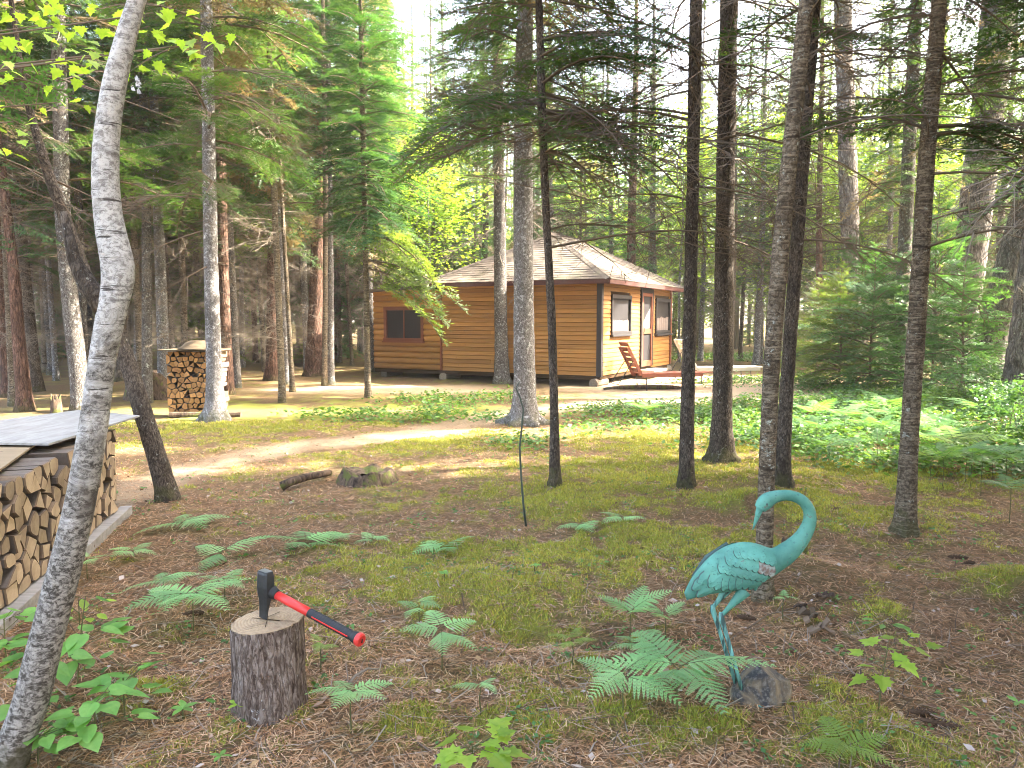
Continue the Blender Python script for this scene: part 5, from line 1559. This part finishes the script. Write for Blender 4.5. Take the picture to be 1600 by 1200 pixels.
seedling('maple_seedling', 738, 1205, 'bright yellow-green maple seedling at the bottom edge', 14, LM_M, .10, .10, 3, spread=.13, q0=.75)
seedling('broadleaf_sapling', 120, 1075, 'leafy sapling with large heart-shaped leaves right of the birch foot', 22, LM_H, .40, .10, 5, spread=.16, lean=(.04, .03))
seedling('broadleaf_sapling', 150, 1165, 'low bushy sapling with rounded leaves at the bottom left', 22, LM_H, .17, .085, 6, spread=.17)
seedling('broadleaf_sapling', 60, 1190, 'bright small-leaved sapling at the very foot of the birch', 16, LM_H, .14, .07, 7, spread=.12)
seedling('broadleaf_sapling', 10, 1040, 'pale leafy shoot left of the birch at the left edge', 12, LM_H, .22, .09, 8, spread=.12)
seedling('broadleaf_sapling', 195, 1120, 'leafy shoot between the birch foot and the chopping block', 16, LM_H, .22, .09, 10, spread=.13)
seedling('broadleaf_sapling', 70, 1120, 'broad-leaved shoot half behind the lowest part of the birch', 12, LM_H, .30, .10, 11, spread=.13)
seedling('maple_seedling', 1410, 1040, 'low maple seedling left of the long dark pine cone', 6, LM_M, .14, .08, 14, spread=.10)
seedling('broadleaf_sapling', 125, 985, 'upper leafy shoot between the rail and the birch', 9, LM_SB, .16, .10, 9, spread=.13)
seedling('bunchberry', 372, 1125, 'small bright four-leaved plant against the chopping block', 4, LM_SB, .06, .048, 1, whorl=True)
seedling('bunchberry', 286, 1122, 'four-leaved plant on the litter left of the chopping block', 5, LM_S, .05, .062, 2, whorl=True)
seedling('bunchberry', 345, 1200, 'little plant cut by the bottom edge below the chopping block', 4, LM_S, .05, .05, 3, whorl=True)
seedling('bunchberry', 695, 925, 'tiny plant on the mossy hump in the centre', 5, LM_S, .05, .045, 4, whorl=True)
seedling('bunchberry', 835, 905, 'tiny plant right of the mossy hump', 5, LM_S, .04, .04, 5, whorl=True)
seedling('oak_seedling', 1372, 1110, 'thin-stemmed seedling with two tiers of lobed leaves on the right', 10, LM_M, .27, .085, 12, spread=.11, lean=(.03, 0))
seedling('bunchberry', 1590, 1108, 'small plant at the lower right edge', 3, LM_S, .04, .06, 6, whorl=True)
seedling('bunchberry', 1515, 1115, 'single low leafy plant near the dark pine cone', 2, LM_S, .02, .05, 8, whorl=True)

# maple branch with yellow-green leaves hanging in at the top left
mp = empty('maple_tree', (-4.6, 4.4, 0)); tag(mp, 'young maple at the left edge with bright lobed leaves over the birch top', 'tree')
tr, C, rr_, s_ = trunk('trunk', [(0, 0, 0), (.1, 0, 2.5), (.3, .1, 5.2)], [.05, .035, .01], M['bark_spruce'], mp, 10, .2)
r_ = random.Random(31)
mo2 = np.array(mp.location)
for (px, py, d_, cnt, sx, sz) in [(60, 40, 4.2, 62, 130, 75), (150, 90, 4.3, 24, 60, 40), (255, 75, 4.0, 16, 55, 35), (315, 68, 4.1, 10, 45, 22), (240, 20, 4.0, 10, 50, 30), (20, 190, 4.4, 16, 70, 70), (90, 160, 4.5, 10, 60, 50), (10, 110, 4.0, 14, 60, 60)]:
    tip = Vector(vp(px, py, d_) - mo2)
    m = MB(); st = Vector((.12, 0, max(1.8, tip.z - .35))); m.tube([st, st.lerp(tip, .5) + Vector((0, 0, .08)), tip], [.012, .007, .003], 5); m.build('branch', M['twig'], mp)
    for i in range(cnt):
        p = Vector(vp(px + r_.gauss(0, sx * .5), py + r_.gauss(0, sz * .5), d_ + r_.uniform(-.35, .35)) - mo2)
        put_leaf(LM_M, mp, p, r_.uniform(0, 6.28), r_.uniform(.05, .085), R(r_.uniform(-55, 5)), r_.uniform(-.5, .5))

# ------------------------------------------------------------------ stumps, cones, sticks
def old_stump(px, py, w_, hgt, label, seed, name='tree_stump', lie=False):
    b = gp(px, py); b[2] = gh1(b[0], b[1])
    n_ = 40; mz = 12
    S_, T_ = np.meshgrid(np.linspace(-.03, 1, mz), np.arange(n_) * 2 * math.pi / n_, indexing='ij')
    rr2 = w_ / 2 * (1 + .25 * np.clip(1 - S_, 0, 1) + .35 * (fbm(np.cos(T_) * 1.6 + seed, np.sin(T_) * 1.6 + 5, S_ * .6, 3) - .5))
    top = hgt * (.65 + .9 * (fbm(np.cos(T_) * 2.2 + seed, np.sin(T_) * 2.2 + 9, 1.0, 3) - .2))
    V = np.stack([rr2 * np.cos(T_), rr2 * np.sin(T_), S_ * top], 2).reshape(-1, 3)
    idx = np.arange(mz * n_).reshape(mz, n_); nx2 = np.roll(idx, -1, 1)
    Fi = np.stack([idx[:-1], nx2[:-1], nx2[1:], idx[1:]], -1).reshape(-1, 4)
    # sunken top
    ctr = []
    for q in (.7, .35):
        ctr.append(np.stack([rr2[-1] * q * np.cos(T_[-1]), rr2[-1] * q * np.sin(T_[-1]), top[-1] * (.75 if q > .5 else .6)], 1))
    V = np.concatenate([V] + ctr); last = idx[-1]; c1 = np.arange(n_) + mz * n_; c2 = c1 + n_
    Fi = np.concatenate([Fi, np.stack([last, np.roll(last, -1), np.roll(c1, -1), c1], 1), np.stack([c1, np.roll(c1, -1), np.roll(c2, -1), c2], 1), np.stack([c2[0::4], c2[1::4], c2[2::4], c2[3::4]], 1)])
    o = bulk(name, V, Fi, M['rot'], smooth=True); o.location = b; tag(o, label, 'stump')
old_stump(575, 752, .50, .14, 'low rotten mossy stump on the litter left of the middle', 3)
old_stump(1240, 860, .16, .09, 'small dark rotten stump under the crane neck', 5)
old_stump(88, 645, .16, .30, 'short broken stump behind the plywood sheet', 6)
old_stump(245, 622, 1.0, .5, 'dark uprooted stump left of the small open log stack', 8)
old_stump(318, 616, .35, .10, 'brown low stub near the red pine behind the woodpile', 9)
def stick(pts, r0, r1, label, name='fallen_branch', mat='twig_pale', cat='branch', px_=True):
    P_ = [gp(a, b, c) for a, b, c in pts]; P_ = [np.array([p[0], p[1], gh1(p[0], p[1]) + c[2] + r0]) for p, c in zip(P_, pts)]
    c0 = P_[0]; m = MB(); k = len(P_)
    m.tube([p - c0 for p in P_], [r0 + (r1 - r0) * i / (k - 1) for i in range(k)], 7); o = m.build(name, M[mat], None, smooth=True, loc=c0); tag(o, label, cat)
stick([(440, 765, 0), (455, 758, .04), (480, 752, .03), (500, 748, .05), (515, 744, .0)], .045, .03, 'dark knobbly rotten log piece left of the low stump', mat='rot')
stick([(545, 1072, 0), (556, 1058, .02), (575, 1048, .03), (592, 1050, .02)], .008, .004, 'curved grey dead twig in the fern right of the chopping block')
stick([(0, 1012, 0), (45, 1000, 0)], .016, .014, 'pale stick reaching in from the left edge by the birch')
stick([(1205, 985, 0), (1235, 1010, 0), (1252, 1025, 0)], .005, .003, 'pale thin twig on needles above the rock')
stick([(690, 1180, 0), (640, 1150, .0), (560, 1170, .0)], .005, .003, 'thin dark twig along the bottom edge', mat='twig')
stick([(935, 1105, 0), (975, 1130, 0), (985, 1165, 0), (1010, 1190, 0)], .004, .002, 'long thin bent twig near the bottom centre')
stick([(1140, 1000, 0), (1200, 960, .01), (1290, 940, .0)], .004, .002, 'thin twig running behind the crane legs', mat='twig')
stick([(300, 1035, 0), (340, 1020, .0), (356, 1015, .0)], .007, .004, 'dark twig touching the left of the chopping block', mat='twig')
wire = vp(822, 822, gp(822, 822)[1]); wy = wire[1]
rt = empty('bent_stem', (wire[0], wy, gh1(wire[0], wy))); tag(rt, 'thin bent leafless stem standing alone in front of the big pale spruce', 'stem')
m = MB(); m.tube([Vector(vp(a, b, wy) - np.array(rt.location)) for a, b in [(822, 822), (818, 790), (814, 740), (812, 700), (816, 660), (818, 640), (812, 620), (806, 606), (812, 596)]], [.009, .0085, .008, .0075, .007, .0065, .006, .005, .003], 8); m.build('shoot', M['wire'], rt, smooth=True)
def cone(px, py, az, L, label):
    b = gp(px, py); rt = empty('pine_cone', (b[0], b[1], gh1(b[0], b[1]) + .016), az); tag(rt, label, 'pine cone')
    m = MB(); m.tube([(-L / 2, 0, 0), (0, 0, 0), (L / 2, 0, 0)], [.006, .010, .004], 7); m.build('core', M['cone'], rt)
    nb = NB()
    V = []; Fi = []
    for i in range(70):
        u = i / 70; a = i * 2.4; rr3 = .020 * math.sin(.35 + u * 2.5); x = -L / 2 + L * u
        rad_ = np.array([0, math.cos(a), math.sin(a)]); tn_ = np.array([0, -math.sin(a), math.cos(a)])
        c = np.array([x, 0, 0]); t2 = c + rad_ * rr3 + np.array([.012, 0, 0]); b0 = len(V)
        V += [c + rad_ * .004, t2 - tn_ * .006, t2 + tn_ * .006, c + rad_ * rr3 * .9 + np.array([.016, 0, 0])]
        Fi += [(b0, b0 + 1, b0 + 2), (b0 + 1, b0 + 3, b0 + 2)]
    o = bulk('scales', np.array(V), np.array(Fi), M['cone'], parent=rt); o['kind'] = 'stuff'
cone(1467, 1137, R(-25), .13, 'long dark pine cone on needles at the lower right')
cone(1163, 966, R(-20), .10, 'pine cone on the litter behind the crane leg')
cone(1495, 872, R(-20), .11, 'pine cone on the litter right of the banded fir')
cone(1512, 882, R(15), .09, 'shorter pine cone touching the one right of the banded fir')
cone(1437, 1117, R(-10), .09, 'half-buried cone left of the long dark cone')
cone(300, 962, R(10), .10, 'dark cone below the dense pale fern')
# crumbling bark pieces near the crane tree
for i, (px, py, s_) in enumerate([(1262, 968, .10), (1278, 985, .12), (1250, 955, .07), (1290, 942, .08)]):
    b = gp(px, py); r_ = random.Random(i); m = MB()
    for k in range(7):
        m.box((r_.uniform(-.5, .5) * s_, r_.uniform(-.5, .5) * s_, .02 + r_.uniform(0, .4) * s_), (s_ * .5, s_ * .25, s_ * .10), Euler((r_.uniform(-1, 1), r_.uniform(-1, 1), r_.uniform(0, 3))).to_matrix())
    o = m.build('rotten_wood', M['fw_side'] if i < 2 else M['rot'], None, loc=(b[0], b[1], gh1(b[0], b[1]))); tag(o, ['upper crumbling chunk of tan rotten wood right of the crane', 'lower crumbling chunk of tan rotten wood right of the crane', 'dark crumbling wood at the tan fir foot', 'dark crumbling wood on the needle mound'][i], 'wood chunk')
seedling('conifer_seedling', 1380, 985, 'flat green seedling on moss right of the needle mound', 8, LM_S, .05, .07, 15, spread=.10)

# ------------------------------------------------------------------ background forest
rng = np.random.RandomState(77)
# gaps in the canopy where the sun reaches the yard, the path and the litter in front of the cabin
GAPS = [(3.2, 19.3, 1.5), (4.3, 21.3, 1.5), (3.2, 17.2, 1.5), (5.2, 16.0, 1.5), (4.0, 18.6, 1.6), (5.5, 17.4, 1.4), (6.5, 18.2, 1.3), (4.5, 15.0, 1.2), (2.2, 16.2, 1.2), (-5.0, 17.3, 1.0), (-2.8, 8.0, .8), (-1.6, 10.2, .9), (-9.0, 15.6, .9), (-6.5, 13.6, .8)]
def blocked(x, y):
    if y < 12.5 and abs(x) < y * .70 + .5 and y > -2: return True       # the open foreground in view
    # cabin footprint and the yard before the door
    c, s0 = math.cos(CA), math.sin(CA); dx, dy = x - CX, y - CY
    lx, ly = dx * c + dy * s0, -dx * s0 + dy * c
    if -1.6 < lx < WX + 1.5 and -5.5 < ly < WE + 1.0: return True
    if 1.0 < x < 9.5 and 12 < y < 22.5: return True
    if -.29 * y < x < 5 and 10 < y < 20.5: return True
    ca, sa, te = math.cos(R(SUN_AZ)), math.sin(R(SUN_AZ)), math.tan(R(SUN_EL))
    for tx, ty, wd in GAPS:
        t = (x - tx) * ca + (y - ty) * sa; u = -(x - tx) * sa + (y - ty) * ca
        if -.5 < t < 15.0 / te and abs(u) < wd: return True
    if math.hypot(x, y) < 3.2: return True
    return False
kept = [(float(vp(px, py, 10)[0]), 10.0) for px, py in ()]
TR_MESH = {}
tmp = empty('tmp_root')
for k, (mt, r0) in enumerate([(M['bark_spruce'], .12), (M['bark_fir'], .07), (M['bark_pine'], .15), (M['bark_grey'], .10), (M['bark_dark'], .11)]):
    o, C, a_, b_ = trunk('trunk', [(0, 0, 0), (.08 * (k - 2), .05, 5), (.05, -.05 * k, 10), (0, 0, 15.5)], [r0, r0 * .8, r0 * .5, .015], mt, tmp, 9, .5, .06, seed=30 + k)
    TR_MESH[k] = o.data; bpy.data.objects.remove(o)
bpy.data.objects.remove(tmp)
pts = []
def try_add(x, y, dmin):
    for (a, b) in pts:
        if (a - x) ** 2 + (b - y) ** 2 < dmin * dmin: return False
    pts.append((x, y)); return True
n_bg = 0
def bg_tree(x, y, kind, seed):
    r_ = random.Random(seed)
    g = 0.0
    if y < 30: g = gh1(x, y)
    in_front = y > 0 and abs(x) < y * .72 + 1
    if kind == 'leafy':
        root = empty('broadleaf_tree', (x, y, g), r_.uniform(0, 6.28))
        tag(root, 'bright yellow-green broadleaf tree glowing among the far conifers', 'tree', 'sunlit broadleaf trees in the background')
        inst('trunk', TR_MESH[3], root, scale=(.6, .6, .55)); inst('crown', r_.choice(CR_LEAFY), root, (0, 0, r_.uniform(1.5, 3.5)), scale=r_.uniform(.9, 1.3))
        return
    if kind == 'bush':
        root = empty('young_conifer', (x, y, g), r_.uniform(0, 6.28)); tag(root, 'small bushy young conifer growing between the far trunks', 'young conifer', 'young conifers under the background trees')
        s_ = r_.uniform(.7, 1.3)
        inst('trunk', TR_MESH[1], root, scale=(.35, .35, .17 * s_)); inst('crown', r_.choice(CR_BUSH), root, (0, 0, .15), scale=s_)
        return
    left = x < 0
    k = r_.choice([0, 1, 1, 1, 3, 4, 2] if left else [0, 0, 1, 1, 3, 4, 2])
    root = empty({1: 'fir_tree', 2: 'pine_tree'}.get(k, 'spruce_tree'), (x, y, g), r_.uniform(0, 6.28))
    bark_ = ['grey-brown', 'thin tan-ringed', 'reddish', 'pale grey', 'dark'][k]
    fx = x / max(abs(y), 1)
    if not in_front: place_ = 'outside the picture, shading the litter in front'
    else:
        row_ = 'at the near edge of' if y < 22 else ('midway into' if y < 34 else 'deep in')
        place_ = row_ + (' the far left wood' if fx < -.40 else ' the brown wood left of the red pine' if fx < -.24 else ' the wood between red pine and cabin' if fx < -.09 else
                  ' the wood behind the cabin roof' if fx < .2 else ' the bright wood behind dark trunks' if fx < .38 else ' the green wood at the far right')
    tag(root, f'{bark_} ' + {1: 'fir', 2: 'pine'}.get(k, 'spruce') + f' {place_}', 'tree', 'background conifers')
    sc = r_.uniform(.7, 1.25)
    inst('trunk', TR_MESH[k], root, rot=(r_.uniform(-.025, .025), r_.uniform(-.025, .025), 0), scale=(sc, sc, 1))
    cz = r_.uniform(3.2, 5.0) if left else r_.uniform(2.0, 4.6)
    if y > 27: cz = r_.uniform(1.2, 4.0)
    if kind == 'shade': cz = r_.uniform(4.6, 6.5)
    cr = r_.choice(SP + [CR_FIR[0]]) if r_.random() < (.8 if left else .55) else r_.choice(CR_LIGHT + CR_FIR)
    cs = r_.uniform(.75, 1.1) * (.85 if k == 1 else 1)
    inst('crown', cr, root, (0, 0, cz), (0, 0, r_.uniform(0, 6)), (cs, cs, (15.2 - cz) / 10.2))
    if in_front and y < 38:
        d_ = inst('deadwood', r_.choice(DEAD), root, (0, 0, .9 if left else 1.4), (0, 0, r_.uniform(0, 6)), (1, 1, .9)); d_['kind'] = 'stuff'
sd_ = 1000
for x, y in [(-3.9, 13.3), (-1.6, 19.7), (-5.4, 16), (-4.3, 19), (-6.9, 22.5), (-2.7, 21.5)]: pts.append((x, y))
# wood behind, in view
tries = 0
while n_bg < 285 and tries < 9000:
    tries += 1
    y = 14 + 38 * rng.rand() ** 1.15; x = rng.uniform(-.74, .74) * y
    if blocked(x, y): continue
    if x > 0 and y < 17: continue
    dm = 1.15 if x < -.12 * y else 1.7
    if y > 30: dm *= 1.35
    if not try_add(x, y, dm): continue
    bg_tree(x, y, 'conifer', sd_); sd_ += 1; n_bg += 1
for i in range(28):
    y = rng.uniform(24, 50); x = rng.uniform(-.12, .7) * y
    if blocked(x, y): continue
    bg_tree(x, y, 'leafy', sd_); sd_ += 1
for i in range(36):
    y = rng.uniform(20, 46); x = rng.uniform(-.7, .7) * y
    if blocked(x, y): continue
    bg_tree(x, y, 'bush', sd_); sd_ += 1
# the same wood goes on around the camera; it shades the foreground
tries = 0; n2 = 0
while n2 < 58 and tries < 4000:
    tries += 1
    x, y = rng.uniform(2.5, 27), rng.uniform(-9, 19)
    if blocked(x, y) or (y > 0 and abs(x) < y * .70 + .8): continue
    if not try_add(x, y, 1.75): continue
    bg_tree(x, y, 'shade', sd_); sd_ += 1; n2 += 1
tries = 0; n2 = 0
while n2 < 60 and tries < 6000:
    tries += 1
    x, y = rng.uniform(2.2, 19), rng.uniform(-3, 9.0)
    if blocked(x, y) or abs(x) < y * .70 + .8: continue
    if not try_add(x, y, 1.25): continue
    bg_tree(x, y, 'shade', sd_); sd_ += 1; n2 += 1
tries = 0; n2 = 0
while n2 < 8 and tries < 1000:
    tries += 1
    x, y = rng.uniform(-16, 2), rng.uniform(-12, 12)
    if blocked(x, y) or (y > 0 and abs(x) < y * .70 + 1.2): continue
    if not try_add(x, y, 3): continue
    bg_tree(x, y, 'shade', sd_); sd_ += 1; n2 += 1
for i, (x, y) in enumerate([(-4.2, 27.5), (-2.9, 30.5), (-1.2, 28.0), (.8, 30.5), (2.6, 29.0), (-3.6, 33.5)]): bg_tree(x, y, 'conifer', 5000 + i)
# named bushes of the picture
def conifer_bush(px, py, depth, s_, mesh, label):
    p = vp(px, py, depth); root = empty('young_conifer', (p[0], depth, gh1(p[0], depth)), rnd.uniform(0, 6)); tag(root, label, 'young conifer')
    inst('trunk', TR_MESH[1], root, scale=(.4, .4, .17 * s_)); inst('crown', mesh, root, (0, 0, .1), scale=s_)
conifer_bush(1310, 590, 17.5, 1.15, CR_BUSH[0], 'yellow-green bushy young conifer at the right end of the sandy clearing')
conifer_bush(1275, 590, 21, 1.1, CR_BUSH[0], 'pale young conifer behind the yellow-green bushy one')
conifer_bush(1360, 590, 16.8, 1.3, CR_BUSH[1], 'dense dark young conifer behind the two right-leaning stems')
conifer_bush(1335, 590, 18.8, 1.5, CR_BUSH[1], 'tall dark young conifer behind the yellow-green bushy one, further right')
conifer_bush(1455, 600, 16.5, 1.7, CR_BUSH[1], 'large dark green young conifer just right of the banded fir')
conifer_bush(1500, 600, 15.0, 1.1, CR_BUSH[1], 'smaller dark green conifer left of the massive leaning pine')

for i, (px, dep, s_) in enumerate([(1570, 10.5, .45), (1625, 9.2, .5), (1520, 13.5, .5)]):
    p = vp(px, 640, dep); root = empty('shrub', (p[0], dep, gh1(p[0], dep)))
    tag(root, ['dark leafy shrub at the right edge before the leaning pine', 'leafy shrub cut by the right edge above the brackens', 'leafy shrub under the massive leaning pine'][i], 'shrub')
    inst('foliage', SHRUB, root, (0, 0, .02), (0, 0, i), s_)
    m = MB()
    for k in range(7):
        a = k * .9; m.tube([(0, 0, 0), (math.cos(a) * .2, math.sin(a) * .2, .4 * s_), (math.cos(a) * .6 * s_, math.sin(a) * .6 * s_, 1.2 * s_)], [.010, .007, .003], 5)
    m.build('stems', M['twig'], root)['kind'] = 'stuff'
# far wood that reads as one mass
nb = NB()
LC = [crown('x', 500 + i, 11.5, 2.5, 46, B_lite, None, as_arrays=True) for i in range(3)]
for i in range(215):
    a = R(rng.uniform(38, 142)); d_ = rng.uniform(44, 85); x, y = d_ * math.cos(a), d_ * math.sin(a)
    V, Fi, Mi = LC[i % 3]; s_ = rng.uniform(.9, 1.4); az = rng.uniform(0, 6.28)
    Rz = rotm(az); nb.add((V * np.array([s_, s_, s_])) @ Rz.T + np.array([x, y, rng.uniform(.1, 3)]), Fi, Mi)
    tube3(nb, [(x, y, 0), (x, y, 14)], .16, .05, 0)
V, Fi, Mi = nb.arrays()
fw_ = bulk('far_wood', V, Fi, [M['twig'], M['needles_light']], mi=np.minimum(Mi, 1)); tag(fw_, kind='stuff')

# ------------------------------------------------------------------ air
hz_m = bpy.data.materials.new('haze_air'); hz_m.use_nodes = True
hn = hz_m.node_tree.nodes; hn.clear()
ho = hn.new('ShaderNodeOutputMaterial'); hv_ = hn.new('ShaderNodeVolumePrincipled')
hv_.inputs['Color'].default_value = (1.0, .97, .90, 1); hv_.inputs['Density'].default_value = HAZE; hv_.inputs['Anisotropy'].default_value = .3
hz_m.node_tree.links.new(hv_.outputs[0], ho.inputs['Volume'])
m = MB(); m.box((0, 250, 16), (840, 740, 36)); hz = m.build('haze', hz_m); tag(hz, kind='stuff')  # thin haze volume added to brighten the backlit wood
# ------------------------------------------------------------------ ground litter and cover
rng = np.random.RandomState(99)
def sample_view(n, y0, y1, p=1.0, k=.72):
    """positions in the near ground, denser close by"""
    u = rng.rand(n); y = (y0 ** p + u * (y1 ** p - y0 ** p)) ** (1 / p) if p else y0 * (y1 / y0) ** u
    return rng.uniform(-1, 1, n) * (y * k + .3), y
def strips(x, y, z, L, w, col_, name, curve=.15):
    n = len(x); az = rng.uniform(0, 6.28, n); d_ = np.stack([np.cos(az), np.sin(az), rng.uniform(-.22, .22, n)], 1)
    s_ = np.stack([-np.sin(az), np.cos(az), np.zeros(n)], 1)
    c = np.stack([x, y, z], 1); L = L[:, None]; w = w[:, None]; b = (rng.uniform(-curve, curve, n))[:, None] * s_ * L
    a0, a1 = c - d_ * L / 2, c + d_ * L / 2; m_ = c + b + np.array([0, 0, .004])
    V = np.stack([a0 - s_ * w, a0 + s_ * w, m_ - s_ * w, m_ + s_ * w, a1], 1).reshape(-1, 3)
    i = np.arange(n)[:, None] * 5
    Fi = np.concatenate([i + np.array([[0, 1, 3]]), i + np.array([[0, 3, 2]]), i + np.array([[2, 3, 4]])])
    o = bulk(name, V, Fi, M['litter'], tint=np.repeat(col_, 5, 0)); tag(o, kind='stuff'); return o
x, y = sample_view(210000, 1.7, 12, .5)
mm = moss_mask(x, y); keep = rng.rand(len(x)) > mm * .55; x, y = x[keep], y[keep]; n = len(x)
pal = np.array([(.40, .20, .085), (.48, .27, .14), (.27, .13, .06), (.66, .46, .29), (.11, .06, .035), (.46, .28, .16)])
cc = pal[rng.randint(len(pal), size=n)] * rng.uniform(.7, 1.2, (n, 1))
strips(x, y, gh(x, y) + rng.uniform(.0, .014, n), rng.uniform(.04, .10, n), rng.uniform(.0006, .0011, n) * (1 + .14 * y), cc, 'needle_litter')
x, y = sample_view(5200, 1.8, 12, .4); n = len(x)
pal = np.array([(.20, .15, .11), (.30, .25, .20), (.10, .07, .05)])
strips(x, y, gh(x, y) + .012, rng.uniform(.08, .35, n), rng.uniform(.001, .003, n), pal[rng.randint(3, size=n)], 'twig_litter', .08)
# dead leaves
x, y = sample_view(4200, 1.8, 13, .5); n = len(x)
pal = np.array([(.34, .23, .16), (.26, .14, .08), (.42, .35, .30), (.16, .09, .055), (.36, .24, .12)])
o = leaves_at('dead_leaves', rng, np.stack([x, y, gh(x, y) + .012], 1), rng.uniform(.015, .05, n), M['litter'], False, .35, tint=pal[rng.randint(5, size=n)]); tag(o, kind='stuff')
# moss blades
x, y = sample_view(800000, 1.8, 12, .6); mm = moss_mask(x, y); keep = rng.rand(len(x)) < (mm * 1.25 - .15); x, y, mm = x[keep], y[keep], mm[keep]; n = len(x)
h = rng.uniform(.008, .024, n) * (.6 + .6 * mm) * (1 + .05 * y); az = rng.uniform(0, 6.28, n); w_ = .0022 * (1 + .18 * y)
z = gh(x, y); c = np.stack([x, y, z - .002], 1); s_ = np.stack([np.cos(az), np.sin(az), 0 * az], 1)
tip = c + np.stack([rng.normal(0, .5, n) * h, rng.normal(0, .5, n) * h, h], 1)
V = np.stack([c - s_ * w_[:, None], c + s_ * w_[:, None], tip], 1).reshape(-1, 3); Fi = np.arange(n * 3).reshape(-1, 3)
tt = rng.uniform(.55, 1.25, (n, 1)) * np.array([[1, 1, 1]]) * np.where(rng.rand(n, 1) < .25, np.array([[1.2, .95, .8]]), 1.0)
o = bulk('moss', V, Fi, M['moss'], tint=np.repeat(tt, 3, 0)); tag(o, kind='stuff')
# green ground cover beyond the mossy foreground
def cover_density(x, y):
    d_ = .0 * x
    for (px, py, rx, ry, a) in [(1330, 660, 3.2, 2.2, 1.0), (1500, 640, 2.8, 3.0, 1.0), (1130, 660, 1.8, 1.3, .8), (980, 650, 1.5, .8, .6), (620, 655, 2.0, .5, .62), (720, 628, 1.6, .8, .6), (1560, 720, 1.3, 1.4, .9), (1300, 700, 1.8, .9, .6),
                                (850, 700, .9, .6, .3), (1150, 560, 5.0, 2.5, .9), (60, 600, 2.0, 1.0, .3), (700, 640, .8, .5, .7), (1450, 730, 1.0, .6, .5), (1250, 600, 3.0, 1.5, .5)]:
        p = gp(px, py); d_ = np.maximum(d_, a * np.exp(-((x - p[0]) / rx) ** 2 - ((y - p[1]) / ry) ** 2))
    nn = fbm(x * 1.1, y * 1.1, 8.8, 4)
    return np.clip(d_ * (.15 + 3.2 * (nn - .30)) - .08, 0, 1)
x = rng.uniform(-9, 24, 900000); y = 5.5 + 30.5 * rng.rand(900000) ** 1.6
cd = cover_density(x, y); keep = rng.rand(len(x)) < cd * 1.6 * np.clip(14 / y, .3, 1.5); x, y, cd = x[keep], y[keep], cd[keep]; n = len(x)
hz = np.abs(rng.normal(0, 1, n)) * .06 + rng.uniform(0, .34, n) * cd * fbm(x * 1.5, y * 1.5, 2.2, 2) * 1.6
tt = rng.uniform(.6, 1.35, (n, 1)) * (np.array([[.9, 1.0, 1.05]]) + fbm(x * .9, y * .9, 4.4, 2)[:, None] * np.array([[.6, .25, -.4]]))
o = leaves_at('ground_cover', rng, np.stack([x, y, gh(x, y) + .015 + hz], 1), .062 * (1 + .015 * y), M['cover'], False, .45, tint=tt); tag(o, kind='stuff')
print('cover leaves', n)
# scattered little green leaves in the foreground
x, y = sample_view(2600, 2.2, 10, .9); keep = fbm(x * 2.2, y * 2.2, 3.9, 3) > .52; x, y = x[keep], y[keep]; n = len(x)
xs = (x[:, None] + rng.normal(0, .02, (n, 4))).ravel(); ys = (y[:, None] + rng.normal(0, .02, (n, 4))).ravel()
o = leaves_at('small_leaves', rng, np.stack([xs, ys, gh(xs, ys) + .02], 1), .026, M['cover'], False, .4, tint=np.repeat(rng.uniform(.8, 1.4, (n, 1)), 4, 0) * np.ones((1, 3))); tag(o, kind='stuff')
print('done')
